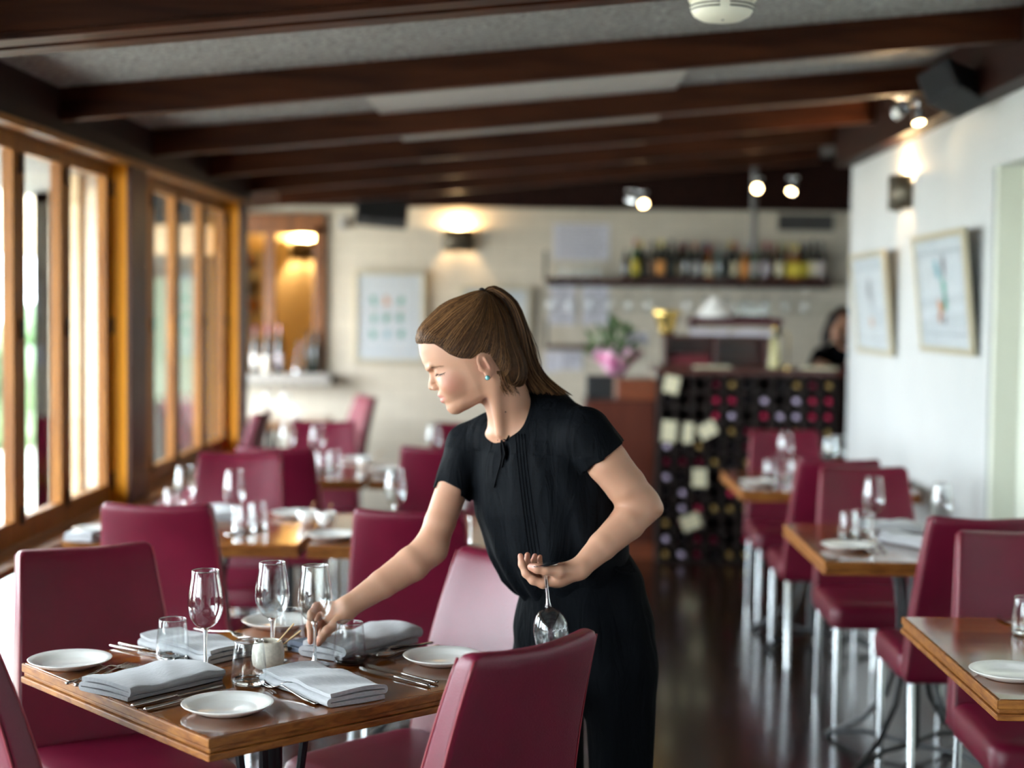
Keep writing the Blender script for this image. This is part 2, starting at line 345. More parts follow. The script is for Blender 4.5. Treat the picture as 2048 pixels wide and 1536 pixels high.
struct(G().box(-3.1, 3.5, YF-.12, YF, 2.285, 2.75).obj('trim_73', MT['plate_beam'], bevel=.004), 'dark header beam along the far wall')
# room behind the hatch
struct(G().box(-3.1, -1.2, 13.6, 13.7, 0, 2.7).box(-3.1, -3.0, YF+.12, 13.6, 0, 2.7).box(-1.3, -1.2, YF+.12, 13.6, 0, 2.7).box(-3.1, -1.2, YF+.12, 13.7, 2.6, 2.7).box(-3.1, -1.2, YF+.12, 13.7, -.1, 0).obj('wall_serving_room', pm('warm_cream_paint', (.75, .62, .36), .6)), 'warm cream room seen through the hatch')
h = struct(G().box(hx0-.08, hx1+.03, YF-.05, YF+.14, hz1-.06, hz1+.09).box(hx1-.05, hx1+.03, YF-.05, YF+.14, hz0, hz1).box(hx0-.08, hx0, YF-.05, YF+.14, hz0, hz1).box(-2.13, -2.06, YF+.03, YF+.11, hz0, hz1).obj('trim_74', wood('hatch_frame_timber', (.10, .035, .012), (.22, .08, .025), .35, coat=.2, stretch=(9, 9, 1)), bevel=.004), 'brown timber frame of the serving hatch')
struct(G().box(-2.42, -1.60, YF-.24, YF+.12, hz0-.085, hz0).obj('trim_75', pm('ledge_stone', (.26, .245, .22), .7), bevel=.006), 'pale stone ledge of the serving hatch')
# ------------------------------------------------------------------ outside
struct(G().box(-30, XG-.06, -12, 40, -.35, -.15).obj('ground', MT['stone']), 'pale paved terrace outside')
struct(G().box(-3.1, XG-.10, -5, 9.2, 2.42, 2.50).obj('trim_80', MT['cream_timber']), 'eaves board outside the windows')
for i, y in enumerate((-1.5, 2.0, 5.1, 8.55)):
    c = G().box(-2.72, -2.58, y-.07, y+.07, -.15, 2.42).obj('veranda_post', MT['cream_timber'], bevel=.01)
    tag(c, 'pale timber veranda post outside the windows, %s along the terrace' % ('first', 'second', 'third', 'fourth', 'fifth')[i], 'post', 'veranda posts outside')
w_ = G().box(-5.6, -5.3, -3, 9, -.15, .55).obj('garden_wall', MT['stone'], bevel=.03); tag(w_, 'pale rubble stone garden wall beyond the terrace', 'wall')
w_ = G().box(-4.6, -4.5, 8.5, 16, 1.95, 2.15).box(-4.56, -4.52, 8.5, 16, 2.15, 2.5).obj('pergola_fascia', MT['cream_timber'], bevel=.01); tag(w_, 'pale horizontal pergola fascia boards beyond the windows', 'pergola')

h_ = thing('hedge', 'pale green hedge beyond the terrace', 'hedge', (-6.3, 20, -.15))
_r = random.Random(9); g = G()
for k in range(60): g.ball((_r.uniform(-.6, .6), _r.uniform(-7, 7), _r.uniform(.3, 1.5)), (_r.uniform(.3, .55), _r.uniform(.4, .7), _r.uniform(.3, .5)), 8)
g.obj('foliage', pm('hedge_leaf', (.10, .16, .07), .7, noise=.6, nscale=9, bump=1, bscale=12), h_, smooth=True)

cl = struct(G().box(-2.52, XG-.04, 9.262, 9.278, -.15, 2.6).obj('wall_nook_cladding', pm('dark_exterior_cladding', (.030, .028, .024), .7)), 'dark panel standing in for shade outside beyond the far window bay')  # added panel, shade put into its dark colour so the glass reflections show
struct(G().box(-2.5, -2.0, 9.235, 9.262, 1.84, 2.02).obj('trim_90', MT['cream_timber'], bevel=.004), 'pale board across the dark outside panel')
struct(G().box(-2.40, -2.10, 9.24, 9.262, .95, 1.70).obj('trim_91', pm('pale_green_shutter', (.16, .22, .15), .6), bevel=.004), 'pale green shutter on the dark outside panel')

struct(mesh_obj('trim_92', *slab(-3.0, -1.82, 9.37, 11.47, .03, -.035), MT['plate_beam']), 'dark slab added under the far nook ceiling to dull it')  # dark slab added to cover the brightly lit ceiling of the nook
# ------------------------------------------------------------------ chairs
def rrect(w, d, r, n=5):
    """rounded rectangle outline, counter-clockwise"""
    pts = []
    for cx, cy, a0 in ((w/2-r, d/2-r, 0), (-w/2+r, d/2-r, 90), (-w/2+r, -d/2+r, 180), (w/2-r, -d/2+r, 270)):
        for k in range(n+1):
            a = math.radians(a0+90*k/n); pts.append((cx+r*math.cos(a), cy+r*math.sin(a)))
    out = []
    for i, p in enumerate(pts):     # subdivide the long straight runs
        q = pts[(i+1) % len(pts)]; out.append(p)
        L = math.hypot(q[0]-p[0], q[1]-p[1])
        if L > .08:
            k = 8
            for j in range(1, k): out.append((p[0]+(q[0]-p[0])*j/k, p[1]+(q[1]-p[1])*j/k))
    return out
def loft(sections, cap=True):
    n = len(sections[0]); v = [p for s in sections for p in s]; f = []
    for i in range(len(sections)-1):
        for k in range(n): f.append((i*n+k, i*n+(k+1) % n, (i+1)*n+(k+1) % n, (i+1)*n+k))
    if cap: f.append(tuple(range(n))[::-1]); f.append(tuple(range((len(sections)-1)*n, len(sections)*n)))
    return v, f
ZB, ZT = .385, .925
def back_at(z):
    t = (z-ZB)/(ZT-ZB)
    return .425-.085*t**1.3, -.195-.055*t-.07*t*t, .078-.028*t      # width, centre y, thickness
def make_chair():
    t = thing('dining_chair', 'burgundy leather dining chair', 'chair')
    secs = []; zs = [ZB-.0, ZB+.006, ZB+.02]+[ZB+.02+(ZT-.03-ZB-.02)*k/14 for k in range(1, 15)]+[ZT-.014, ZT-.005, ZT]
    for i, z in enumerate(zs):
        w, yc, th = back_at(min(z, ZT)); sh = 0
        if i == 0: sh = .012
        if i == 1: sh = .004
        if i == len(zs)-2: sh = .005
        if i == len(zs)-1: sh = .013
        if i == len(zs)-3: sh = .001
        o = rrect(w-2*sh, th-2*sh, min(.013, (th-2*sh)/2-.001)); sec = []
        for x, y in o:
            u = 2*x/w; top = max(0, (z-ZB-.2)/(ZT-ZB-.2))
            sec.append((x, yc+y-.022*(1-u*u)*top+.006*math.sin(3*x/w+z*9)*.3, z+.010*u*u*top-.004*top))
        secs.append(sec)
    v, f = loft(secs); mesh_obj('backrest', v, f, MT['leather'], t, smooth=True)
    for sgn in (-1, 1):      # welt seams of the side boxing
        g = G()
        for fr in (-1, 1):
            pts = []
            for k in range(16):
                z = ZB+.01+(ZT-.012-ZB-.01)*k/15; w, yc, th = back_at(z); top = max(0, (z-ZB-.2)/(ZT-ZB-.2))
                pts.append((sgn*(w/2-.003), yc+fr*(th/2-.004), z+.006*top))
            g.tube(pts, .0026, 6)
        g.obj('seam', MT['piping'], t, smooth=True)
    secs = []
    for z, sh in ((.385, .012), (.389, .004), (.40, .0), (.445, -.002), (.462, .003), (.472, .014), (.477, .04), (.479, .10)):
        secs.append([(x, y+.03, z-.006*max(0, y)/.2) for x, y in rrect(.435-2*sh, .42-2*sh, .045-.2*sh if sh < .1 else .02)])
    v, f = loft(secs); mesh_obj('seat', v, f, MT['leather'], t, smooth=True)
    for x, y in ((-.19, .205), (.19, .205), (-.185, -.20), (.185, -.20)):
        dy = -.03 if y < 0 else .0
        G().tube([(x, y, .39), (x, y+dy, .012)], .0115, 12).tube([(x, y+dy, .012), (x, y+dy, 0)], .0135, 12).obj('leg', MT['chrome'], t, smooth='auto')
    return t
chair = make_chair()
HA = 43.5*math.pi/180
TC = Vector((-.598, 3.352, 0)); TU = Vector((math.cos(HA), math.sin(HA), 0)); TV = Vector((-math.sin(HA), math.cos(HA), 0))
def chair_back_at(x, y, face, label, group):
    """(x, y): where the top of the backrest stands; face: heading in degrees"""
    a = math.radians(face); fx, fy = math.cos(a), math.sin(a)
    return place(chair, USED, (x+.310*fx, y+.310*fy, 0), a-math.pi/2, label, group)
fg, lg, rg = 'chairs around the near table', 'chairs along the window tables', 'chairs along the right wall tables'
chair_back_at(-.030, 2.865, 138, 'burgundy leather chair seen from behind, hiding the table corner and the waitress\'s thighs', fg)
chair_back_at(-1.165, 3.880, -57, 'burgundy leather chair beside the window ledge, facing the near table with its seat in view', fg)
chair_back_at(-.095, 3.875, -134, 'burgundy leather chair with a bright pink sheen on its back, just behind the waitress', fg)
chair_back_at(-1.112, 2.855, 44, 'burgundy leather chair cut off by the lower left corner, nearest the window', fg)
chair_back_at(-1.205, 4.765, 90, 'burgundy leather chair seen from behind, next to the window ledge before the second table', lg)
chair_back_at(-.415, 4.715, 90, 'burgundy leather chair seen from behind the waitress\'s bent forearm', lg)
chair_back_at(-1.275, 6.41, -90, 'burgundy leather chair facing the camera across the second window table', lg)
chair_back_at(-1.185, 6.74, 90, 'burgundy leather chair back to back with the chair facing the second window table', lg)
chair_back_at(-.475, 6.86, 90, 'burgundy leather chair half hidden by the waitress\'s sleeve, behind a wine glass', lg)
chair_back_at(-1.195, 8.25, -90, 'burgundy leather chair facing the camera at the far side of the third window table', lg)
chair_back_at(-.43, 8.25, -90, 'burgundy leather chair at the third table beside the waitress\'s chin, behind one glass', lg)
chair_back_at(-1.245, 10.6, 205, 'burgundy leather chair turned sideways by the far white wall', lg)
chair_back_at(-1.655, 8.93, 178, 'dark burgundy chair seen edge-on beside the last window post', lg)
chair_back_at(1.345, 4.735, 90, 'burgundy leather chair seen from behind, tall at the right edge before the second right table', rg)
chair_back_at(1.345, 4.395, -90, 'burgundy leather chair at the right edge facing the nearest right table', rg)
chair_back_at(1.235, 6.53, 90, 'burgundy leather chair seen from behind before the farthest right table', rg)
chair_back_at(1.275, 6.20, -90, 'burgundy leather chair facing the camera at the middle right table, behind a wine glass', rg)
chair_back_at(1.24, 8.05, -90, 'burgundy leather chair in front of the wine rack at the farthest right table', rg)
# ------------------------------------------------------------------ tables
ZTAB = .75
def make_table(lx, ly, name='dining_table'):
    t = thing(name, 'varnished wooden table', 'table')
    G().box(-lx/2+.006, lx/2-.006, -ly/2+.006, ly/2-.006, ZTAB-.02, ZTAB).obj('table_top', MT['table_wood'], t, bevel=.002, seg=2)
    g = G(); a, b_ = lx/2, ly/2
    a_, b2_ = lx/2, ly/2
    g.box(-a_, a_, -b2_, -b2_+.0058, ZTAB-.020, ZTAB-.0006).box(-a_, a_, b2_-.0058, b2_, ZTAB-.020, ZTAB-.0006).box(-a_, -a_+.0058, -b2_, b2_, ZTAB-.020, ZTAB-.0006).box(a_-.0058, a_, -b2_, b2_, ZTAB-.020, ZTAB-.0006)
    for i_, z0, z1 in ((.004, ZTAB-.030, ZTAB-.0195), (-.001, ZTAB-.044, ZTAB-.030)):
        g.box(-a+i_, a-i_, -b_+i_, b_-i_, z0, z1)
    g.obj('edge_moulding', MT['table_edge'], t, bevel=.003, seg=2)
    G().tube([(0, 0, .03), (0, 0, .69)], .026, 16).box(-.12, .12, -.12, .12, .690, .706).obj('pole', MT['black_metal'], t, smooth='auto')
    for k in range(4):
        an = math.pi/4+k*math.pi/2; c_, s_ = math.cos(an), math.sin(an)
        g = G().tube([(c_*r, s_*r, z) for r, z in ((.10, .69), (.075, .60), (.06, .48), (.065, .34), (.11, .20), (.20, .095), (.30, .035), (.345, .016))], .010, 8)
        g.tube([(c_*.03, s_*.03, .045), (c_*.18, s_*.18, .05), (c_*.345, s_*.345, .014)], .009, 8).tube([(c_*.345, s_*.345, 0), (c_*.345, s_*.345, .018)], .016, 10)
        g.obj('leg', MT['black_metal'], t, smooth='auto')
    return t
tab = make_table(.79, .79)
place(tab, USED, (TC.x, TC.y, 0), HA, 'near square table of varnished wood the waitress is setting', 'dining tables')
tb2 = make_table(.80, .80); tb3 = make_table(.79, .87)
place(tb2, USED, (-1.215, 5.51, 0), math.radians(-.8), 'varnished table against the window ledge behind the near chairs', 'dining tables')
place(tb2, USED, (-.400, 5.50, 0), math.radians(1.2), 'varnished table pushed up beside the second window table, one white plate on its corner', 'dining tables')
place(tb2, USED, (-1.235, 7.43, 0), 0, 'varnished table at the third window post', 'dining tables')
place(tb2, USED, (-.42, 7.44, 0), .01, 'varnished table joined to the third window table, half behind the waitress', 'dining tables')
place(tb2, USED, (-1.93, 10.75, 0), .05, 'small table at the far white wall below the serving hatch', 'dining tables')
place(tb3, USED, (1.335, 3.617, 0), 0, 'varnished table cut off at the right edge with one white plate', 'dining tables')
place(tb3, USED, (1.290, 5.358, 0), 0, 'varnished table in the middle of the right wall row', 'dining tables')
place(tb3, USED, (1.265, 7.238, 0), 0, 'varnished table at the far end of the right wall row', 'dining tables')
# ------------------------------------------------------------------ tableware
def make_wine_glass():
    t = thing('wine_glass', 'clear wine glass', 'wine glass')
    out = [(.0045, .094), (.012, .097), (.022, .103), (.031, .115), (.0368, .131), (.0385, .147), (.0375, .166), (.0345, .187), (.0308, .208), (.0290, .2215)]
    prof = out+[(.0286, .222)]+[(r-.0010, z+(.0012 if i < 3 else 0)) for i, (r, z) in list(enumerate(out))[::-1]]
    G().lathe(prof, 40).obj('bowl', MT['glass'], t, smooth=True)
    G().lathe([(.0290, .2205), (.0297, .2216), (.0290, .2227), (.0283, .2216)], 40, closed=True).obj('rim', MT['solid_glass'], t, smooth=True)
    G().lathe([(0, .0955), (.006, .0955), (.0080, .0945), (.0052, .088), (.0038, .075), (.0034, .050), (.0036, .025), (.0050, .010), (.011, .0062), (.024, .0035), (.0330, .0018), (.0338, .0008), (.033, 0), (0, 0)], 32).obj('stem', MT['solid_glass'], t, smooth=True)
    return t
wg = make_wine_glass()
def make_tumbler():
    out = [(0, .0), (.030, .0), (.0355, .003), (.0372, .010), (.0368, .025), (.0350, .05), (.0325, .072), (.0305, .0905)]
    inn = [(.0300, .0915), (.0295, .0905), (.0313, .072), (.0338, .05), (.0356, .025), (.035, .014), (.031, .0085), (0, .0075)]
    o = G().lathe(out+inn, 36).obj('tumbler', MT['glass'], None, smooth=True); tag(o, 'clear tumbler', 'tumbler'); return o
tum = make_tumbler()
G().lathe([(0, .0005), (.0295, .0005), (.034, .004), (.0345, .012), (.030, .0085), (0, .0075)], 28).obj('base', MT['solid_glass'], tum, smooth=True)
G().lathe([(.0298, .0905), (.0308, .0915), (.0300, .0925), (.0292, .0915)], 36, closed=True).obj('rim', MT['solid_glass'], tum, smooth=True)
def make_plate():
    pr = [(0, .0015), (.055, .0015), (.058, .0), (.060, .0015), (.078, .008), (.0895, .0155), (.0905, .0168), (.0893, .0175), (.076, .0115), (.060, .0062), (.0575, .0050), (0, .0050)]
    o = G().lathe(pr, 56).obj('side_plate', MT['white_ceramic'], None, smooth=True); tag(o, 'white side plate', 'plate'); return o
pl = make_plate()
def make_knife():
    t = thing('table_knife', 'knife', 'knife')
    g = G().tube([(-.115, 0, .0035), (-.110, 0, .0035), (-.07, 0, .0035), (-.03, 0, .004), (-.012, 0, .0045), (-.004, 0, .0045)], [.004, .0062, .0056, .0048, .0040, .0030], 12, flat=.55)
    g.obj('handle', MT['steel'], t, smooth=True)
    v = []; f = []
    st = [(-.006, .003), (.02, .0085), (.05, .0098), (.08, .0098), (.098, .007), (.110, .001)]
    for x, w in st: v += [(x, -.004, .0022), (x, -.004+w*1.6, .0036), (x, -.004, .0052)]
    for i in range(len(st)-1):
        a = i*3; b_ = a+3
        f += [(a, a+1, b_+1, b_), (a+1, a+2, b_+2, b_+1), (a+2, a, b_, b_+2)]
    f += [(2, 1, 0), (len(v)-3, len(v)-2, len(v)-1)]
    mesh_obj('blade', v, f, MT['steel'], t); return t
kn = make_knife()
def make_fork():
    t = thing('table_fork', 'fork', 'fork')
    G().tube([(-.105, 0, .003), (-.10, 0, .003), (-.06, 0, .004), (-.02, 0, .008), (.02, 0, .0135), (.036, 0, .012)], [.005, .0068, .0058, .0038, .0030, .0050], 12, flat=.45).obj('handle', MT['steel'], t, smooth=True)
    g = G().tube([(.032, 0, .0125), (.042, 0, .0095), (.052, 0, .007)], [.006, .0125, .012], 12, flat=.18)
    for k in range(4):
        y = -.0102+.0068*k
        g.tube([(.048, y, .0075), (.065, y, .004), (.08, y, .0035), (.098, y*.92, .007)], [.0021, .0019, .0017, .0009], 6, flat=.7)
    g.obj('tines', MT['steel'], t, smooth=True); return t
fk = make_fork()
def make_spoon():
    t = thing('dessert_spoon', 'spoon', 'spoon')
    G().tube([(-.10, 0, .003), (-.095, 0, .003), (-.055, 0, .004), (-.015, 0, .008), (.03, 0, .009), (.04, 0, .008)], [.005, .0065, .0055, .0038, .003, .004], 12, flat=.45).obj('handle', MT['steel'], t, smooth=True)
    v, f = [], []; n = 20
    for j in range(7):
        q = j/6
        for k in range(n):
            a = 2*math.pi*k/n; v.append((.066+.030*q*math.cos(a)*(1+.12*math.cos(a)), .0185*q*math.sin(a), .003+.008*q*q))
    for j in range(6):
        for k in range(n): f.append((j*n+k, j*n+(k+1) % n, (j+1)*n+(k+1) % n, (j+1)*n+k))
    o = mesh_obj('bowl', v, f, MT['steel'], t, smooth=True); s = o.modifiers.new('s', 'SOLIDIFY'); s.thickness = .0012
    return t
sp = make_spoon()
def ribbon(path, th, L, ny=22, wav=.002, seed=1):
    """cloth ribbon: open path in xz thickened and extruded along y with slight waves"""
    rnd = random.Random(seed); P = [Vector((x, 0, z)) for x, z in path]; N = []
    for i in range(len(P)):
        t = (P[min(i+1, len(P)-1)]-P[max(i-1, 0)]).normalized(); N.append(Vector((-t.z, 0, t.x)))
    ring = [p+n_*th/2 for p, n_ in zip(P, N)]+[p-n_*th/2 for p, n_ in list(zip(P, N))[::-1]]
    ph = [rnd.uniform(0, 6.28) for _ in range(6)]; secs = []
    for j in range(ny+1):
        y = -L/2+L*j/ny; sec = []
        for p in ring:
            w = wav*max(0, p.z)/.02*(math.sin(y*38+ph[0])+.6*math.sin(y*71+p.x*40+ph[1]))
            sec.append((p.x+.0016*math.sin(y*30+ph[2]), y+.004*math.sin(p.x*30+ph[3])*(1 if j in (0, ny) else 0)+p.z*.12, max(p.z+w, .0006)))
        secs.append(sec)
    return loft(secs)
def fold_path(W, h, layers):
    pts = []
    for l in range(layers):
        z = h/2+l*h; xs = [W/2-(W)*k/10 for k in range(11)]
        if l % 2: xs = xs[::-1]
        pts += [(x, z+(.0035*math.cos(x/W*3.1)*l*.5)) for x in xs]
        if l < layers-1:
            sx_ = xs[-1]; s_ = 1 if sx_ > 0 else -1
            for k in range(1, 6):
                a = math.pi*k/6; pts.append((sx_+s_*math.sin(a)*h*.62, z+h/2-math.cos(a)*h/2))
    return pts
def make_napkin(label, c, ang, L=.225, W_=.098, layers=3, h=.0105, th=.0085, mat='linen', seed=1, z=ZTAB+.0008, name='folded_napkin'):
    v, f = ribbon(fold_path(W_, h, layers), th, L, seed=seed)
    o = mesh_obj(name, v, f, MT[mat], None, smooth='auto'); o.location = (c.x, c.y, z); o.rotation_euler = (0, 0, ang)
    tag(o, label, 'napkin', 'folded linen napkins'); return o
def onT(px, py, z=ZTAB): return atZ(px, py, z)
def lay(proto, p0, p1, label, group, z=ZTAB+.001, flip=False):
    """p0: handle end pixel point, p1: tip point, both on the table top"""
    a, b_ = onT(*p0, z), onT(*p1, z); d = b_-a; c = (a+b_)/2
    o = place(proto, USED, (c.x, c.y, z), 0, label, group); o.rotation_euler = (0, 0, math.atan2(d.y, d.x)); return o
def stand(proto, px, py, label, group, z=ZTAB+.0005, rz=0.):
    p = onT(px, py, z); return place(proto, USED, (p.x, p.y, z), rz, label, group)
def glass_rim(px, rim_y, label, group):
    """a wine glass found by its rim"""
    p = atZ(px, rim_y, ZTAB+.222); return place(wg, USED, (p.x, p.y, ZTAB+.0005), 0, label, group)
NT = 'glasses on the near table'
glass_rim(411, 1141, 'clear wine glass standing beside the leftmost tumbler on the near table', NT)
glass_rim(545, 1125, 'clear wine glass in the middle of the near table, in front of the far plate', NT)
_w3 = glass_rim(630.5, 1131, 'clear wine glass being set down in the waitress\'s reaching hand', NT)
stand(tum, 345, 1319, 'clear tumbler beside the left wine glass on the near table', NT)
stand(tum, 498, 1368, 'clear tumbler in front of the stoneware pot, by the fork tines', NT)
stand(tum, 699, 1326, 'clear tumbler on the right of the reaching hand', NT)
stand(tum, 578, 1297, 'clear tumbler behind the wooden picks and the stoneware pot', NT)
PG = 'side plates on the near table'
stand(pl, 140, 1331, 'white plate at the left corner of the near table', PG)
stand(pl, 455, 1421, 'white plate at the front corner of the near table', PG)
stand(pl, 886, 1324, 'white plate beside the near chair back', PG)
stand(pl, 557, 1252, 'white plate at the far corner of the near table behind the glasses', PG)
CG = 'cutlery on the near table'
lay(kn, (275, 1412), (437, 1375), 'steel knife left of the front plate, the one nearer the folded napkin', CG)
lay(kn, (299, 1420), (461, 1381), 'steel knife left of the front plate, the one nearer the plate', CG)
lay(fk, (652, 1417), (510, 1363), 'steel fork right of the front plate, the lower of the crossed pair', CG)
_f2 = lay(fk, (660, 1412), (532, 1364), 'steel fork right of the front plate, lying on top of the other fork', CG); _f2.location.z += .005
lay(kn, (868, 1366), (735, 1333), 'steel knife near the right tumbler, the one closer to the plate', CG)
lay(kn, (856, 1373), (716, 1338), 'steel knife near the right tumbler, the one closer to the napkin', CG)
lay(fk, (126, 1372), (272, 1327), 'steel fork left of the front-left napkin, the outer one', CG)
lay(fk, (142, 1377), (290, 1330), 'steel fork partly under the front-left napkin', CG)
lay(kn, (222, 1293), (352, 1321), 'steel knife between the left plate and a tumbler, the front one', CG)
lay(kn, (241, 1289), (368, 1316), 'steel knife behind the left tumbler, the rear one', CG)
lay(fk, (852, 1290), (745, 1312), 'steel fork shining gold between the right tumbler and the right plate', CG)
lay(sp, (868, 1296), (762, 1318), 'dessert spoon with a gold glint beside the right plate', CG)
lay(fk, (398, 1261), (500, 1281), 'steel fork behind the left wine glass at the far edge', CG)
V3 = Vector
make_napkin('grey folded napkin lying front left between the knives and the forks', V3((-.815, 3.185, 0)), math.radians(53-90), L=.250, W_=.145, h=.0088, th=.0072, seed=2)
make_napkin('grey folded napkin in front of the stoneware pot with its fold towards the tumbler', V3((-.455, 3.165, 0)), math.radians(41), L=.265, W_=.125, h=.0095, th=.0078, seed=3)
make_napkin('grey folded napkin behind the left tumbler and wine glass', V3((-.800, 3.505, 0)), math.radians(50), L=.265, W_=.115, h=.0095, th=.0078, seed=4)
make_napkin('grey rolled napkin behind the right tumbler under the reaching hand', V3((-.425, 3.555, 0)), math.radians(-36), L=.265, W_=.115, layers=3, h=.013, th=.011, seed=5)
make_napkin('dark slate cloth showing at the end of the left rear napkin', onT(466, 1312), math.radians(50), L=.06, W_=.085, layers=2, h=.011, th=.009, mat='linen_dark', seed=6)
make_napkin('dark slate cloth fold behind the wine glass in the hand', onT(628, 1303), math.radians(-36), L=.07, W_=.085, layers=2, h=.012, th=.010, mat='linen_dark', seed=8)
# stoneware pot and picks
MT['stoneware'] = pm('speckled_stoneware', (.60, .56, .47), .45, noise=.12, nscale=150)
def make_pot():
    t = G().lathe([(0, 0), (.026, 0), (.033, .006), (.0355, .020), (.0352, .038), (.033, .050), (.0305, .056), (.029, .060), (.0268, .060), (.0275, .055), (.031, .045), (.031, .015), (.025, .008), (0, .008)], 36).obj('stoneware_pot', MT['stoneware'], None, smooth=True)
    tag(t, 'pot', 'pot'); G().lathe([(0, .034), (.031, .034)], 24).obj('salt', MT['white_wall'], t); return t
pot = make_pot()
MT['pick'] = pm('pale_wood_stick', (.70, .48, .24), .6)
stand(pot, 536, 1335, 'pale stoneware salt pot with two wooden picks on the near table', 'stoneware pots')
_pp = onT(536, 1335)
for k, (dx, dz) in enumerate(((0, 0), (.012, -.006))):
    e = atY(588+14*k, 1247+14*k, _pp.y+.02)
    s_ = G().tube([(_pp.x+.006+dx, _pp.y+.004*k, ZTAB+.040), tuple(e)], [.0013, .0019], 8).obj('wooden_pick', MT['pick']); tag(s_, ('upper', 'lower')[k]+' of the two thin wooden picks leaning in the stoneware pot', 'pick', 'wooden picks')
# background table settings
BG = 'glasses on the window tables'; BR = 'glasses on the right wall tables'
glass_rim(370, 932, 'wine glass by the window ledge next to a chair back', BG)
glass_rim(469, 941, 'wine glass in front of the bright chair on the second window table', BG)
glass_rim(791, 940, 'wine glass beside the waitress\'s right sleeve', BG)
glass_rim(943, 960, 'wine glass glimpsed between the waitress\'s arm and waist', BG)
stand(tum, 492, 1062, 'tumbler beside the wine glass on the second window table', BG)
stand(tum, 515, 1056, 'narrow looking tumbler right of the second window table glass', BG)
stand(tum, 345, 1024, 'tumbler by the window ledge behind the tall chair', BG)
glass_rim(575, 846, 'wine glass in front of the far facing chair, nearer the window', BG)
glass_rim(635, 851, 'wine glass in front of the far facing chair, nearer the aisle', BG)
glass_rim(868, 849, 'wine glass just below the waitress\'s chin', BG)
stand(tum, 647, 945, 'tumbler at the foot of the far aisle-side wine glass', BG)
stand(tum, 668, 938, 'tumbler left of the third table plate', BG)
glass_rim(537, 783, 'wine glass against the far white wall, closer to the window post', BG)
glass_rim(573, 784, 'wine glass against the far white wall, closer to the picture', BG)
stand(tum, 592, 838, 'tumbler on the small table at the far wall', BG)
glass_rim(1748, 955, 'wine glass on the middle right table in front of a chair back', BR)
glass_rim(1885, 966, 'wine glass against the white right wall', BR)
glass_rim(1572, 866, 'wine glass on the far right table in front of the rack chair', BR)
glass_rim(1662, 872, 'wine glass beside the wall corner, the one nearer the rack chair', BR)
glass_rim(1679, 871, 'wine glass beside the wall corner, the one against the wall', BR)
stand(tum, 1697, 1076, 'tumbler left of the wine glass on the middle right table', BR)
stand(tum, 1722, 1072, 'tumbler between the plate and wine glass on the middle right table', BR)
stand(tum, 1541, 957, 'tumbler behind the plate on the far right table', BR)
stand(tum, 1590, 955, 'tumbler beside the stem of the far right wine glass', BR)
stand(tum, 2052, 1268, 'tumbler at the right edge on the nearest right table', BR)
PB = 'side plates on the other tables'
stand(pl, 590, 1032, 'white plate behind the small pots on the second window table', PB)
stand(pl, 664, 1076, 'white plate on the corner of the joined table', PB)
stand(pl, 200, 1065, 'white plate beside the window behind the tall chair', PB)
stand(pl, 715, 921, 'white plate on the third window table', PB)
stand(pl, 770, 944, 'white plate on the third window table near the aisle', PB)
stand(pl, 1695, 1097, 'white plate on the middle right table', PB)
stand(pl, 1515, 968, 'white plate on the farthest right table', PB)
stand(pl, 2022, 1354, 'white plate at the right edge of the photo', PB)
make_napkin('pale napkin next to the glass on the second window table', onT(441, 1034), .2, seed=7)
make_napkin('grey napkin behind the wine glass on the middle right table', onT(1787, 1060), 1.2, seed=9)
make_napkin('white napkin near the chair back on the middle right table', onT(1822, 1090), .5, W_=.08, seed=10)
make_napkin('pale napkin beside the window on the second window table edge', onT(168, 1083), 1.4, L=.10, W_=.06, seed=11)
lay(kn, (2046, 1262), (2003, 1238), 'steel knife on the nearest right table by the edge of the photo', 'cutlery on the other tables')
lay(kn, (1775, 1112), (1752, 1078), 'steel knife right of the plate on the middle right table', 'cutlery on the other tables')
lay(fk, (1760, 1114), (1740, 1080), 'steel fork right of the plate on the middle right table', 'cutlery on the other tables')
def make_cup():
    t = G().lathe([(0, 0), (.018, 0), (.026, .010), (.034, .030), (.0365, .052), (.0345, .052), (.032, .030), (.02, .012), (0, .010)], 32).obj('dip_bowl', MT['white_ceramic'], None, smooth=True); tag(t, 'small bowl', 'bowl'); return t
cup = make_cup()
MT['wspoon'] = pm('wooden_spoon', (.50, .28, .10), .5)
for (px, py, sx_, sy_, w1, w2) in ((614, 1049, 630, 1003, 'left', 'second window table'), (652, 1053, 663, 1008, 'right', 'second window table'), (728, 936, 770, 902, 'one', 'third window table')):
    stand(cup, px, py, 'small white bowl holding a wooden spoon, %s on the %s' % (w1, w2), 'small white bowls')
    p = onT(px, py); e = atY(sx_, sy_, p.y)
    s_ = G().tube([(p.x, p.y, ZTAB+.015), tuple(p.lerp(e, .7)+Vector((0, 0, .012))), tuple(e)], [.003, .003, .006], 8, flat=.5).obj('wooden_spoon', MT['wspoon'], None, smooth=True)
    tag(s_, 'small wooden spoon standing in the %s white bowl on the %s' % (w1, w2), 'spoon', 'small wooden spoons')
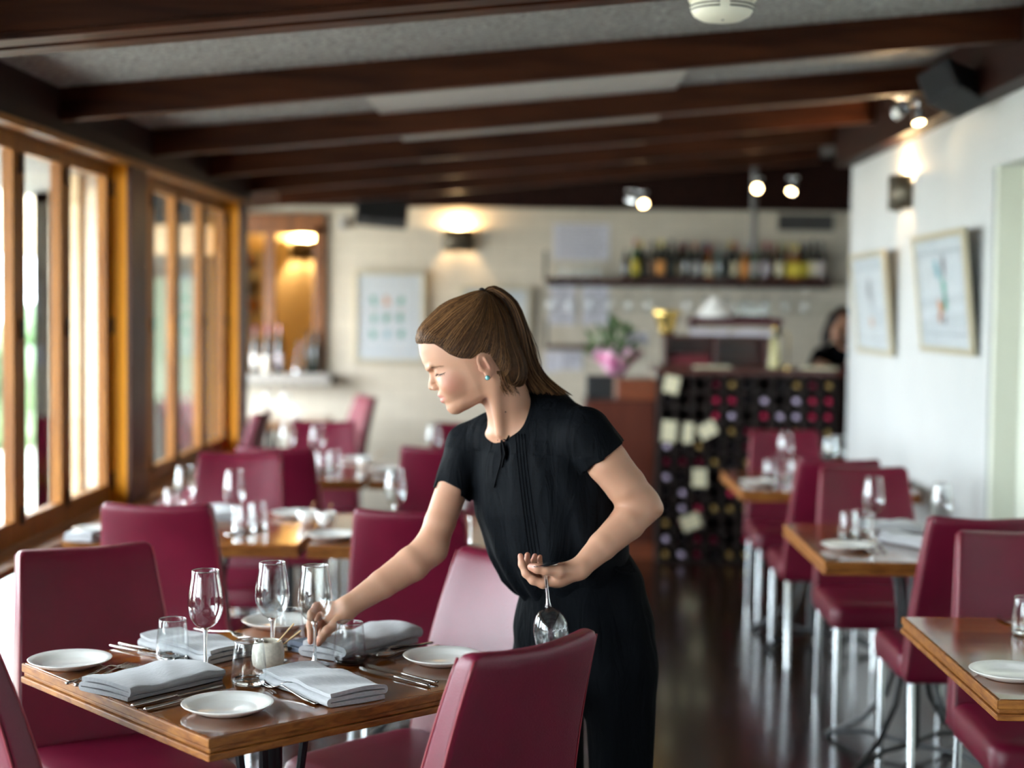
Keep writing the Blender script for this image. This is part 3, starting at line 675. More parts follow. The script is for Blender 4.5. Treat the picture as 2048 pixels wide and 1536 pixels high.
# ------------------------------------------------------------------ wall lamps, speakers, ceiling fittings
def sconce(loc, rz, label, on=True, e=5.0):
    t = thing('wall_sconce', label, 'wall lamp', loc, rz, 'metal wall sconces')
    n = 14; v = []; f = []
    for z in (-.078, .090):
        for k in range(n+1):
            a = math.pi*k/n; v.append((.118*math.cos(a), -.085*math.sin(a)**.7 if 0 < k < n else 0, z))
    for k in range(n): f.append((k, k+1, n+2+k, n+1+k))
    o = mesh_obj('shade', v, f, MT['sconce'], t, smooth=True); s_ = o.modifiers.new('s', 'SOLIDIFY'); s_.thickness = .003
    G().box(-.10, .10, -.008, 0, -.055, .06).obj('back_plate', MT['sconce'], t)
    G().ball((0, -.045, .01), (.018, .018, .026), 10).obj('bulb', MT['lamp_on'], t, smooth=True)
    if on:
        l = bpy.data.lights.new('sconce_bulb', 'POINT'); l.energy = e; l.color = (1, .66, .33); l.shadow_soft_size = .022
        lo = bpy.data.objects.new('sconce_bulb', l); COL.objects.link(lo); lo.parent = t; lo.location = (0, -.045, .080)
    return t
MT['cab_black'] = pm('speaker_black', (.005, .005, .006), .6)
MT['sconce'] = pm('dark_pewter', (.10, .085, .06), .45, metal=.7)
p = atY(918, 482, YF); sconce((p.x, YF-.002, p.z), 0, 'dark curved wall sconce glowing above the picture on the far wall')
p = atX(1815, 388, XR); sconce((XR-.002, p.y, p.z), math.pi/2*-1, 'dark curved wall sconce on the white right wall above the pictures')
p = atY(609, 502, 13.6); sconce((p.x, 13.595, p.z), 0, 'small glowing sconce seen through the serving hatch', e=16)
# smoke detector under the wide beam
p = atY(1444, 20, 4.115)
t = thing('smoke_detector', 'white round smoke detector under the nearest ceiling beam', 'smoke detector', (p.x, 4.115, zc(p.x)-.134), 0)
MT['ivory'] = pm('ivory_plastic', (.80, .78, .64), .4)
G().lathe([(0, 0), (.088, 0), (.091, -.004), (.089, -.038), (.082, -.040), (0, -.040)], 40).obj('mount', MT['ivory'], t, smooth='auto')
G().lathe([(.082, -.040), (.084, -.050), (.081, -.065), (.074, -.076), (.055, -.087), (.030, -.090), (0, -.0905)], 40).obj('housing', MT['ivory'], t, smooth=True)
for z, r in ((-.054, .0838), (-.063, .0818)):
    for a0 in (8, 98, 188, 278):
        pts = [(r*math.cos(math.radians(a0+k*6)), r*math.sin(math.radians(a0+k*6)), z) for k in range(13)]
        G().tube(pts, .0022, 5).obj('slot', MT['black'], t)
G().ball((0, -.02, -.090), (.004, .004, .003), 8).obj('indicator', MT['black'], t)
# speakers
def speaker(corners_c, size, rot, label):
    t = thing('loudspeaker', label, 'speaker', corners_c, 0, 'black loudspeakers'); t.rotation_euler = rot
    a, b_, c = size
    G().box(-a/2, a/2, -b_/2, b_/2, -c/2, c/2).obj('cabinet', MT['cab_black'], t, bevel=.012, seg=3)
    G().box(-a/2+.012, a/2-.012, -b_/2-.006, -b_/2-.001, -c/2+.012, c/2-.012).obj('grille', pm('speaker_cloth', (.006, .006, .007), .8, bump=.3, bscale=600), t)
    G().box(-.02, .02, b_/2, b_/2+.03, -.02, c/2+.05).obj('bracket', MT['black_metal'], t)
    return t
p = atY(765, 428, 10.75); speaker((p.x, 10.7, p.z), (.36, .18, .15), (math.radians(-16), math.radians(4), .12), 'black loudspeaker hanging under the ceiling before the far wall')
p = atY(1890, 190, 6.25); speaker((p.x+.02, 6.2, p.z+.02), (.15, .25, .14), (math.radians(-8), math.radians(-26), math.radians(-40)), 'black loudspeaker in the corner where the ceiling meets the right wall')
# spotlights
def spot(loc, aim, label, lit=True):
    t = thing('ceiling_spotlight', label, 'spotlight', loc, 0, 'silver ceiling spotlights')
    G().lathe([(0, 0), (.038, 0), (.038, -.012), (0, -.012)], 20).obj('rose', MT['chrome'], t)
    G().tube([(0, 0, -.01), (0, 0, -.045)], .006, 8).obj('arm', MT['chrome'], t)
    a = Vector(aim).normalized(); q = Vector((0, 0, 1)).rotation_difference(a).to_matrix().to_4x4(); M_ = Matrix.Translation((0, 0, -.065)) @ q
    G().lathe([(.012, -.035), (.020, -.03), (.028, .03), (.030, .035), (.027, .035), (.024, .02), (0, .005)], 18, M=M_).obj('lamp_head', MT['chrome'], t, smooth=True)
    G().lathe([(0, .03), (.023, .03)], 16, M=M_).obj('bulb', MT['lamp_on'] if lit else MT['white_ceramic'], t)
    return t
p = atY(1514, 378, 9.6); spot((p.x, 9.6, p.z+.07), (-.1, -1, -.15), 'brightly lit ceiling spotlight facing the room above the bar')
p = atY(1585, 374, 9.5); spot((p.x, 9.5, p.z+.06), (-.3, -.5, -.7), 'dim amber ceiling spotlight near the wall corner')
p = atY(1262, 398, 10.3); spot((p.x, 10.3, p.z+.06), (.9, -.4, -.2), 'silver ceiling spotlight turned aside above the shelf', False)
p = atY(1285, 402, 10.3); spot((p.x, 10.3, p.z+.06), (.2, -.8, -.5), 'small amber ceiling spotlight above the bottle shelf')
p = atY(1795, 228, 7.0); spot((p.x, 6.92, p.z+.07), (-.8, -.3, -.4), 'silver ceiling spotlight under the beam beside the right speaker', False)
p = atY(1827, 240, 7.0); spot((p.x, 6.92, p.z+.07), (.1, -.4, -.9), 'lit amber ceiling spotlight nearest the right speaker')
# small camera sensor and vent
p = atY(687, 448, YF); t = thing('wall_sensor', 'small grey sensor high on the far wall near the hatch', 'sensor', (p.x, YF, p.z)); G().box(-.035, .035, -.05, 0, -.045, .045).obj('housing', MT['ceil_pale'], t, bevel=.01); G().ball((0, -.052, -.01), .015, 10).obj('lens', MT['black'], t)
a, b_ = atY(1555, 428, YF), atY(1667, 463, YF)
t = thing('air_vent', 'dark slatted air vent high on the far wall', 'vent', ((a.x+b_.x)/2, YF, (a.z+b_.z)/2)); w2, h2 = (b_.x-a.x)/2, (a.z-b_.z)/2
G().box(-w2, w2, -.012, 0, -h2, h2).obj('backing', MT['black'], t)
g = G()
for k in range(16): x = -w2+2*w2*(k+.5)/16; g.box(x-.004, x+.004, -.022, -.012, -h2, h2)
g.obj('slat', pm('vent_grey', (.14, .14, .13), .5), t)
g = G().box(-w2-.02, w2+.02, -.02, 0, h2, h2+.02).box(-w2-.02, w2+.02, -.02, 0, -h2-.02, -h2).box(-w2-.02, -w2, -.02, 0, -h2, h2).box(w2, w2+.02, -.02, 0, -h2, h2).obj('frame', MT['white_brick'], t)
a = atY(1507, 470, 11.1); o = G().tube([(a.x, 11.1, 1.95), (a.x, 11.1, 2.62)], .022, 12).obj('ceiling_pipe', pm('grey_pipe', (.12, .12, .12), .5), None, smooth='auto'); tag(o, 'dark vertical pipe dropping from the ceiling in front of the bottle shelf', 'pipe')
# ------------------------------------------------------------------ pictures
def picture(w, h_, marks, label, loc, rot):
    t = thing('framed_picture', label, 'picture', loc, 0, 'framed prints'); t.rotation_euler = rot
    fw = .028
    G().box(-w/2, w/2, -.012, .012, -h_/2, -h_/2+fw).box(-w/2, w/2, -.012, .012, h_/2-fw, h_/2).box(-w/2, -w/2+fw, -.012, .012, -h_/2+fw, h_/2-fw).box(w/2-fw, w/2, -.012, .012, -h_/2+fw, h_/2-fw).obj('frame', MT['frame_gold'], t, bevel=.003)
    G().box(-w/2+fw, w/2-fw, -.002, .008, -h_/2+fw, h_/2-fw).obj('print', MT['mat_board'], t)
    iw, ih = w/2-fw-.05, h_/2-fw-.06
    G().box(-iw, iw, -.003, -.002, ih, ih+.003).box(-iw, iw, -.003, -.002, -ih-.003, -ih).box(-iw-.003, -iw, -.003, -.002, -ih, ih).box(iw, iw+.003, -.003, -.002, -ih, ih).obj('ruled_border', MT['ink'], t)
    rnd = random.Random(int(w*1000)+len(marks))
    for mat in sorted(set(m_[4] for m_ in marks)):
        g = G()
        for (x, z, rx, rz_, mm) in marks:
            if mm != mat: continue
            for q in range(5):
                dx, dz = rnd.uniform(-.4, .4)*rx, rnd.uniform(-.5, .5)*rz_; n = 9; ph = rnd.random()
                v = [(x+dx, -.0032, z+dz)]+[(x+dx+rx*.55*math.cos(2*math.pi*k/n)*rnd.uniform(.6, 1.1), -.0032, z+dz+rz_*.5*math.sin(2*math.pi*k/n)*rnd.uniform(.6, 1.1)) for k in range(n)]
                g.add(v, [(0, (k+1) % n+1, k+1) for k in range(n)])
        g.obj('drawing', MT[mat], t)
    G().box(-w/2+fw, w/2-fw, -.0062, -.0055, -h_/2+fw, h_/2-fw).obj('glazing', MT['glazing'], t)
    return t
MT['glazing'] = clear_glass('picture_glass', (1, 1, 1), .35)
mk = []
for r in range(3):
    for c in range(3): mk.append(((c-1)*.105-.02+.0, .12-r*.125, .032, .045, 'orange_ink' if (r, c) == (0, 1) else ('blue_ink' if (r, c) == (2, 1) else 'teal_ink')))
for c in range(3): mk.append(((c-1)*.105-.02, .045, .03, .006, 'orange_ink'))
a, b_ = atY(710, 541, YF), atY(850, 727, YF)
picture(b_.x-a.x, a.z-b_.z, mk, 'pale framed print with nine small green drawings on the far wall', ((a.x+b_.x)/2, YF-.03, (a.z+b_.z)/2), (math.radians(2), 0, 0))
a, b_ = atY(922, 572, YF), atY(1060, 750, YF)
picture(b_.x-a.x, a.z-b_.z, [(0, .1, .06, .05, 'grey_ink2'), (.02, -.08, .05, .05, 'teal_ink')], 'pale framed print half hidden behind the waitress\'s ponytail', ((a.x+b_.x)/2, YF-.03, (a.z+b_.z)/2), (math.radians(2), 0, 0))
def rpic(x0, x1, yt, yb, marks, label):
    a, b_ = atX(x0, (yt+yb)/2, XR-.03), atX(x1, (yt+yb)/2, XR-.03); zt, zb = atX(x1, yt, XR-.08).z, atX(x1, yb, XR-.02).z
    picture(abs(a.y-b_.y), zt-zb, marks, label, (XR-.052, (a.y+b_.y)/2, (zt+zb)/2), (math.radians(-6.0)*-1, 0, -math.pi/2))
rpic(1717, 1786, 495, 714, [(.0, .06, .05, .10, 'grey_ink2'), (.0, -.1, .05, .04, 'orange_ink'), (.04, .02, .02, .08, 'grey_ink2')], 'pale framed print with a thin dark figure, nearer the wall corner')
rpic(1845, 1950, 449, 714, [(-.04, .10, .06, .06, 'blue_ink'), (.06, .12, .04, .07, 'grey_ink2'), (-.03, -.08, .06, .06, 'orange_ink'), (.05, .0, .05, .09, 'teal_ink'), (.03, -.12, .03, .03, 'grey_ink2')], 'pale framed print with a blue and orange drawing on the right wall')
# ------------------------------------------------------------------ papers on the wall
def paper(x0, y0, x1, y1, Y, label, lines=9, seed=0):
    a, b_ = atY(x0, y0, Y), atY(x1, y1, Y); w, h_ = b_.x-a.x, a.z-b_.z
    t = thing('wall_notice', label, 'notice', ((a.x+b_.x)/2, Y, (a.z+b_.z)/2), 0, 'paper notices round the shelves')
    v = []; n = 8
    for i in range(n+1):
        for j in (0, 1): v.append((-w/2+w*j, -.004-.012*(i/n)**2*(1-j*.4), h_/2-h_*i/n))
    o = mesh_obj('sheet', v, [(i*2, i*2+1, i*2+3, i*2+2) for i in range(n)], MT['paper'], t); s_ = o.modifiers.new('s', 'SOLIDIFY'); s_.thickness = .001
    rnd = random.Random(seed); g = G()
    for k in range(lines):
        q = (k+1)/(lines+1); z = h_/2-h_*q; x = -w/2+.03
        while x < w/2-.06:
            L = rnd.uniform(.02, .06); g.box(x, min(x+L, w/2-.02), -.008-.012*q*q, -.006-.012*q*q, z-.004, z+.003); x += L+.012
    g.obj('printed_lines', MT['ink'], t)
    return t
paper(1107, 447, 1218, 521, YF, 'large printed notice above the left end of the bottle shelf', 10, 1)
paper(1099, 572, 1150, 650, YF, 'printed sheet under the shelf, the one nearer the ponytail', 8, 2)
paper(1164, 572, 1216, 650, YF, 'printed sheet under the shelf, the one nearer the flowers', 8, 3)
paper(1090, 702, 1117, 744, YF, 'pale blue sheet below the short lower shelf, next to a darker sheet', 5, 4)
paper(1118, 702, 1164, 740, YF, 'grey printed sheet below the short lower shelf', 7, 5)
# ------------------------------------------------------------------ bottle shelf
a, b_ = atY(1088, 556, YF-.12), atY(1657, 556, YF-.12); zs = a.z-.0
sh = thing('bottle_shelf', 'long dark wall shelf carrying the spirit bottles', 'shelf', ((a.x+b_.x)/2, YF-.14, zs)); Ls = (b_.x-a.x)/2
G().box(-Ls, Ls, -.11, .14, -.028, 0).obj('board', MT['dark_wood'], sh, bevel=.004)
for x in (-Ls+.0, Ls-.022): G().box(x, x+.022, -.10, -.07, 0, .20 if x < 0 else .03).obj('end_bracket', MT['black_metal'], sh, bevel=.003)
G().box(-Ls+.02, Ls-.02, -.10, -.08, -.06, -.03).obj('glass_rail', MT['black_metal'], sh)
a2, b2 = atY(1090, 690, YF-.10), atY(1205, 690, YF-.10)
s2 = thing('short_shelf', 'short dark wall shelf below the printed sheets', 'shelf', ((a2.x+b2.x)/2, YF-.1, a2.z)); L2 = (b2.x-a2.x)/2
G().box(-L2, L2, -.09, .10, -.028, 0).obj('board', MT['dark_wood'], s2, bevel=.004); G().box(-L2, -L2+.022, -.08, -.05, 0, .19).obj('end_bracket', MT['black_metal'], s2, bevel=.003)
def bottle(loc, h_, r, col, lab, cap, label, cat='bottle', group='bottles on the wall shelf', fam='spirit_bottle', shape=0, lab_h=.35):
    key = tuple(round(c, 3) for c in col)
    def mt(prefix, c, **k):
        nm = prefix+str(c)
        if nm not in MT: MT[nm] = pm('bottle_'+prefix, c, **k)
        return MT[nm]
    r *= .80; t = thing(fam, label, cat, loc, random.uniform(0, 6), group); nr = r*.40
    sh_ = [.60, .52, .66][shape]
    G().lathe([(0, 0), (r*.92, 0), (r, .006), (r, h_*sh_*.92), (r*.93, h_*(sh_+.02)), (nr*1.3, h_*(sh_+.14)), (nr, h_*(sh_+.19)), (nr, h_*.90), (0, h_*.90)], 20).obj('bottle_body', mt('g', col, rough=.08, coat=.4), t, smooth='auto')
    if lab: G().lathe([(r+.0006, h_*.12), (r+.0006, h_*(.12+lab_h))], 20).obj('paper_label', mt('l', lab, rough=.7), t, smooth=True)
    G().lathe([(0, h_), (nr*1.15, h_), (nr*1.15, h_*.84), (nr, h_*.84)], 16).obj('cap', mt('c', cap, rough=.4), t, smooth='auto')
    return t
DK, GRN, AMB, CLR, BLK = (.012, .015, .010), (.02, .07, .02), (.20, .07, .01), (.30, .32, .30), (.006, .006, .007)
CRM, YEL, ORG, WHT, RED, BLU = (.62, .56, .38), (.62, .50, .05), (.62, .26, .06), (.62, .60, .56), (.30, .02, .02), (.08, .10, .25)
spec = [ # px, top y, radius, glass, label, cap, words, shape
 (1252, 500, .034, BLK, None, BLK, 'plain black squat bottle at the left end of the bottles', 2),
 (1272, 478, .040, GRN, YEL, RED, 'green bottle with yellow label and red cap', 0), (1291, 503, .036, BLK, DK, BLK, 'short black bottle right of the yellow labelled green one', 1),
 (1307, 482, .036, DK, (.1, .05, .02), BLK, 'dark bottle just left of the orange labelled one', 0), (1322, 481, .042, DK, ORG, YEL, 'dark bottle with orange label and yellow cap', 0),
 (1342, 480, .038, DK, DK, BLK, 'tall dark bottle right of the orange labelled one', 0), (1358, 488, .034, BLK, (.2, .16, .10), DK, 'slim black bottle with brown label', 0),
 (1373, 484, .036, DK, None, BLK, 'unlabelled dark bottle left of the red capped one', 0), (1390, 486, .033, DK, WHT, (.55, .16, .04), 'bottle with white label and orange neck', 0),
 (1404, 490, .028, BLK, None, BLK, 'narrow black bottle beside the broad labelled bottle', 0),
 (1419, 492, .048, AMB, CRM, RED, 'broad bottle with large cream label and red cap', 1), (1440, 495, .036, (.08, .11, .10), None, CLR, 'greenish clear bottle in the middle of the row', 2),
 (1455, 505, .034, BLK, DK, BLK, 'low black bottle in the middle of the row', 1), (1470, 486, .036, DK, CRM, RED, 'dark bottle with tall cream label and red cap', 0),
 (1491, 483, .036, AMB, ORG, CLR, 'bottle with pale cap and peach label', 1), (1510, 480, .034, GRN, WHT, YEL, 'green bottle with white label and yellow top', 0),
 (1534, 484, .042, BLK, (.4, .36, .38), RED, 'stout black bottle with small grey label and red seal', 1), (1560, 484, .034, DK, CRM, (.3, .3, .1), 'dark bottle with thin cream label', 0),
 (1578, 486, .034, AMB, YEL, YEL, 'amber bottle with yellow label, left of the broad yellow one', 0), (1594, 488, .042, AMB, YEL, YEL, 'broad bottle with bright yellow label', 1),
 (1612, 486, .030, DK, YEL, DK, 'slim bottle with yellow label', 0), (1628, 480, .038, BLK, CRM, BLK, 'tall black bottle with cream label near the right end', 0), (1643, 482, .034, BLK, (.45, .4, .38), BLK, 'black bottle at the right end of the shelf', 0)]
for (px, ty, r, gc, lc, cc, words, shp) in spec:
    top = atY(px, ty, YF-.15); bottle((top.x, YF-.15+random.uniform(-.02, .02), zs+.001), top.z-zs, r, gc, lc, cc, words+' on the wall shelf', shape=shp)
# back row of the shelf, dimmer
for i, px in enumerate((1282, 1331, 1366, 1412, 1462, 1501, 1550, 1603)):
    top = atY(px, 482+(i*7) % 9, YF-.05); bottle((top.x, YF-.05, zs+.001), top.z-zs, .032, [DK, BLK, AMB, DK][i % 4], None, [YEL, BLK, RED, BLU][i % 4], 'dark back-row bottle on the wall shelf, %s from its left end' % ('first second third fourth fifth sixth seventh eighth'.split()[i]), group='back row of shelf bottles')
# hanging stemware under the shelf
ords = 'first second third fourth fifth sixth seventh eighth ninth tenth eleventh twelfth thirteenth fourteenth'.split()
for i in range(14):
    p = atY(1102+i*39, 610, YF-.14)
    if 1330 < 1102+i*39 < 1350: continue
    place(wg, USED, (p.x, YF-.14-.02*(i % 2), zs-.036), 0, 'upturned wine glass hanging under the bottle shelf, %s from the left' % ords[i], 'hanging wine glasses', rot=(math.pi, 0, 0))
# glasses lying on the left end of the shelf
for i, px in enumerate((1124, 1148, 1170, 1192)):
    p = atY(px, 530, YF-.12); place(tum, USED, (p.x, YF-.12, zs+.001), 0, 'tumbler on the left end of the bottle shelf, %s from the bracket' % ords[i], 'shelf tumblers')
# bottles on the hatch ledge
for i, (px, ty, lab, cap) in enumerate(((511, 652, WHT, (.10, .02, .05)), (535, 651, DK, (.20, .02, .06)), (559, 650, (.55, .52, .55), (.45, .2, .2)))):
    top = atY(px, ty, YF-.13); bottle((top.x, YF-.13, 1.042), top.z-1.042, .038, DK, lab, cap, ('dark red wine bottle with white label nearest the window post on the hatch ledge', 'dark wine bottle with purple cap in the middle of the hatch ledge', 'dark wine bottle with pale label and pink cap on the hatch ledge')[i], group='wine bottles on the hatch ledge', fam='wine_bottle', lab_h=.28)
p = atY(533, 700, YF-.19); t = thing('candle_jar', 'small pale jar in front of the wine bottles on the hatch ledge', 'jar', (p.x, YF-.19, 1.041)); G().lathe([(0, 0), (.026, 0), (.030, .01), (.030, .10), (.026, .11), (.0, .11)], 18).obj('jar_body', MT['stoneware'], t, smooth='auto'); G().lathe([(0, .128), (.024, .128), (.026, .11), (0, .11)], 18).obj('lid', MT['white_ceramic'], t)
p = atY(598, 700, YF-.12); t = thing('glass_decanter', 'clear decanter with silver base at the right of the hatch ledge', 'decanter', (p.x, YF-.12, 1.041)); G().lathe([(0, 0), (.05, 0), (.055, .03), (.045, .10), (.018, .15), (.016, .21), (.024, .24)], 20).obj('vessel', MT['glass'], t, smooth=True); G().lathe([(0, 0), (.052, 0), (.055, .02), (.05, .022)], 20).obj('base', MT['chrome'], t, smooth=True)
for i, px in enumerate((618, 632)):
    top = atY(px, 664, YF-.08); bottle((top.x, YF-.08, 1.042), top.z-1.042, .034, DK, None, DK, ('dark short bottle beside the decanter', 'dark short bottle against the hatch frame')[i], group='dark bottles by the hatch frame', fam='wine_bottle')
# yellow painting fragment and plant in the hatch room
a, b_ = atY(478, 500, 13.55), atY(527, 640, 13.55)
picture(b_.x-a.x, a.z-b_.z, [(0, .2, .08, .08, 'orange_ink'), (0, 0, .08, .1, 'grey_ink2'), (0, -.18, .08, .08, 'yellow_ink')] if False else [(0, .2, .08, .08, 'orange_ink'), (0, 0, .08, .1, 'grey_ink2'), (0, -.18, .08, .08, 'orange_ink')], 'colourful picture glimpsed through the serving hatch', ((a.x+b_.x)/2, 13.58, (a.z+b_.z)/2), (0, 0, 0))
# ------------------------------------------------------------------ bar, wine rack, cabinet
RX0, RX1, RY, RZ = .690, 1.76, 9.4, 1.155
bar = thing('bar_counter', 'dark red timber bar counter above the wine rack', 'counter', (0, 0, 0))
G().box(RX0-.03, RX1+.6, RY-.03, RY+.62, RZ, RZ+.038).obj('counter_top', MT['dark_wood'], bar, bevel=.006)
G().box(RX0+.02, RX1+.55, RY+.34, RY+.60, 0, RZ).obj('counter_body', MT['dark_wood'], bar)
NC, NR = 11, 12; cw, ch = (RX1-RX0)/NC, (RZ-.02)/NR
MT['rack'] = wood('blackened_rack_wood', (.008, .004, .003), (.02, .008, .005), .5, scale=3)
rk = thing('wine_rack', 'dark wooden wine rack filling the bar front', 'wine rack', (0, 0, 0))
g = G()
for i in range(NC+1): x = RX0+cw*i; g.box(x-.007, x+.007, RY, RY+.26, .0, RZ-.002)
g.obj('upright', MT['rack'], rk); g = G()
for j in range(NR+1): z = .01+ch*j; g.box(RX0, RX1, RY+.004, RY+.03, z-.006, z+.006); g.box(RX0, RX1, RY+.22, RY+.25, z-.006, z+.006)
g.obj('rail', MT['rack'], rk); G().box(RX0, RX1, RY+.262, RY+.275, 0, RZ-.002).obj('back_panel', MT['black'], rk)
caps = [('red capped', (.60, .03, .10)), ('dark capped', (.02, .015, .018)), ('gold capped', (.42, .27, .09)), ('lilac capped', (.75, .62, .85)), ('wine-red capped', (.16, .01, .03))]
protos = []
for nm, c in caps:
    t = thing('wine_bottle', nm, 'bottle')
    M_ = Matrix.Rotation(math.pi/2, 4, 'X')
    G().lathe([(0, 0), (.034, 0), (.0365, .006), (.0365, .155), (.034, .17), (.017, .205), (.0145, .22), (.0145, .235), (0, .235)][::-1], 14, M=M_).obj('bottle_body', pm('rack_bottle_glass', (.008, .010, .008), .12, coat=.3), t, smooth='auto')
    G().lathe([(.0150, .215), (.0158, .218), (.0158, .262), (.0145, .268), (0, .268)], 14, M=M_).obj('capsule', pm('capsule', c, .35, metal=.2), t, smooth='auto'); protos.append(t)
rnd = random.Random(11); used_p = {}
for j in range(NR):
    for i in range(NC):
        if (i in (1, 2) and j in (0, 1, 2)) or rnd.random() < .10: continue
        if i >= 3 and j in (1, 2): k = rnd.choice([0, 0, 0, 3, 4]) if i not in (5,) else 1
        elif i < 2: k = rnd.choice([1, 3, 4, 2, 3])
        elif j in (3, 4, 5, 6) and i > 2: k = rnd.choice([2, 2, 1, 4, 1])
        else: k = rnd.choice([1, 2, 0, 4, 1, 2])
        pr = protos[k]; o = copy_tree(pr) if used_p.get(k) else pr; used_p[k] = True
        o.location = (RX0+cw*(i+.5), RY+.245, .01+ch*(NR-j-.5)-.5*ch+.0435); o.rotation_euler = (0, rnd.uniform(0, 6), 0)
        o['label'] = '%s bottle in the rack, %s row down and %s column across' % (caps[k][0], ords[j], ords[i])
        o['group'] = 'bottles lying in the wine rack'
for k, pr in enumerate(protos):
    if not used_p.get(k):
        for c in list(pr.children): bpy.data.objects.remove(c)
        bpy.data.objects.remove(pr)
MT['tag_card'] = pm('cream_card', (.72, .66, .46), .7)
for i, (x, y, w, h_, a, wd) in enumerate(((1343, 769, 30, 34, 12, 'topmost'), (1338, 863, 29, 42, 4, 'left of three in the middle'), (1376, 866, 20, 40, 3, 'centre of three in the middle'), (1415, 860, 36, 28, -28, 'right of three in the middle'), (1399, 956, 28, 36, 0, 'lower, alone in the dark'), (1382, 1044, 38, 30, -22, 'lowest'))):
    p = atY(x, y, RY-.045); t = thing('price_card', 'cream card tied to a rack bottle, the %s card' % wd, 'card', (p.x, RY-.045, p.z), 0, 'cream cards on the wine rack'); t.rotation_euler = (0, math.radians(a), 0)
    pxm = RY/3092; G().box(-w*pxm/2, w*pxm/2, -.001, .001, -h_*pxm/2, h_*pxm/2).obj('card', MT['tag_card'], t)
    G().tube([(0, 0, h_*pxm/2-.004), (0, .008, h_*pxm/2+.015), (0, .02, h_*pxm/2+.02)], .001, 5).obj('string', MT['black'], t)
# side of the rack with bottle ends: narrow column
for j in range(11):
    p = atY(1333, 795+j*31, RY-.0)
CX_, CY_ = .43, 9.62
cb = thing('reception_cabinet', 'tall reddish brown wooden cabinet beside the wine rack', 'cabinet', (0, 0, 0))
G().box(.235, .676, 9.55, 9.95, .06, .985).obj('body', MT['cab_wood2'] if 'cab_wood2' in MT else MT['dark_wood'], cb, bevel=.004)
G().box(.435, .676, 9.53, 9.95, .985, 1.115).obj('top_box', MT['cab_wood'], cb, bevel=.006)
G().box(.242, .669, 9.545, 9.55, .13, .97).obj('door', wood('cabinet_door_wood', (.085, .018, .009), (.12, .026, .012), .35, coat=.2, stretch=(9, 9, 1.2)), cb, bevel=.003)
G().box(.23, .678, 9.545, 9.95, 0, .10).obj('plinth', MT['cab_wood'], cb)
# flowers in pink paper in a black box
p = atY(1200, 795, 9.58)
t = thing('planter_box', 'square black planter box on the cabinet under the pink wrapped flowers', 'planter', (p.x-.0, 9.66, .986))
G().box(-.085, .085, -.085, .085, 0, .145).obj('box', MT['black'], t, bevel=.006)
G().box(-.078, .078, -.078, .078, .12, .135).obj('soil', MT['dark_wood'], t)
fl = thing('flower_bouquet', 'leafy green bouquet wrapped in pink and white paper on the cabinet', 'bouquet', (p.x+.105, 9.72, 1.131))
MT['pink'] = pm('pink_tissue', (.72, .12, .36), .5); MT['pale_pink'] = pm('pale_pink_tissue', (.80, .48, .62), .5)
rnd = random.Random(3)
for nm, mt_, n_, r0, z0 in (('pink_wrap', 'pink', 7, .10, .10), ('pale_wrap', 'pale_pink', 7, .125, .13)):
    g = G()
    for k in range(n_):
        a = 2*math.pi*k/n_+rnd.random()*.5; w = .10
        c0 = Vector((math.cos(a)*.03, math.sin(a)*.03, 0)); c1 = Vector((math.cos(a)*r0*.8, math.sin(a)*r0*.8, z0)); c2 = Vector((math.cos(a)*r0*1.3, math.sin(a)*r0*1.3, z0+rnd.uniform(-.02, .06)))
        s_ = Vector((-math.sin(a), math.cos(a), 0))
        vv = []
        for c, ww in ((c0, .02), (c0.lerp(c1, .5), .055), (c1, .08), (c2, .05)):
            for q in (-1, -.4, .3, 1): vv.append(tuple(c+s_*ww*q+Vector((0, 0, .015*math.sin(q*5+k)))))
        g.add(vv, [(r*4+q, r*4+q+1, r*4+q+5, r*4+q+4) for r in range(3) for q in range(3)])
    o = g.obj(nm, MT[mt_], fl, smooth=True); o.modifiers.new('s', 'SOLIDIFY').thickness = .001
g = G()
for k in range(110):
    a = rnd.uniform(0, 6.28); r = rnd.uniform(0, .15); z = rnd.uniform(.10, .36)*(1-.35*r/.15); c = Vector((math.cos(a)*r-.02, math.sin(a)*r, z))
    d = Vector((math.cos(a)*rnd.uniform(.1, 1), math.sin(a)*rnd.uniform(.1, 1), rnd.uniform(.2, 1.2))).normalized(); s_ = d.cross(Vector((rnd.uniform(-1, 1), rnd.uniform(-1, 1), .1))).normalized(); L = rnd.uniform(.05, .09)
    vv = [tuple(c), tuple(c+d*L*.5+s_*L*.22), tuple(c+d*L), tuple(c+d*L*.5-s_*L*.22)]; g.add(vv, [(0, 1, 2, 3)])
g.obj('leaves', MT['leaf'], fl)
g = G()
for k in range(9): a = rnd.uniform(0, 6.28); g.tube([(0, 0, .02), (math.cos(a)*.04, math.sin(a)*.04, .18), (math.cos(a)*.08, math.sin(a)*.08, .33)], .003, 5)
g.obj('stem', MT['leaf'], fl)
for k in range(5):
    a = rnd.uniform(0, 6.28); G().ball((math.cos(a)*.07, -.06+math.sin(a)*.05, .12+.02*k), .02, 8).obj('bloom', MT['pale_pink'], fl, smooth=True)
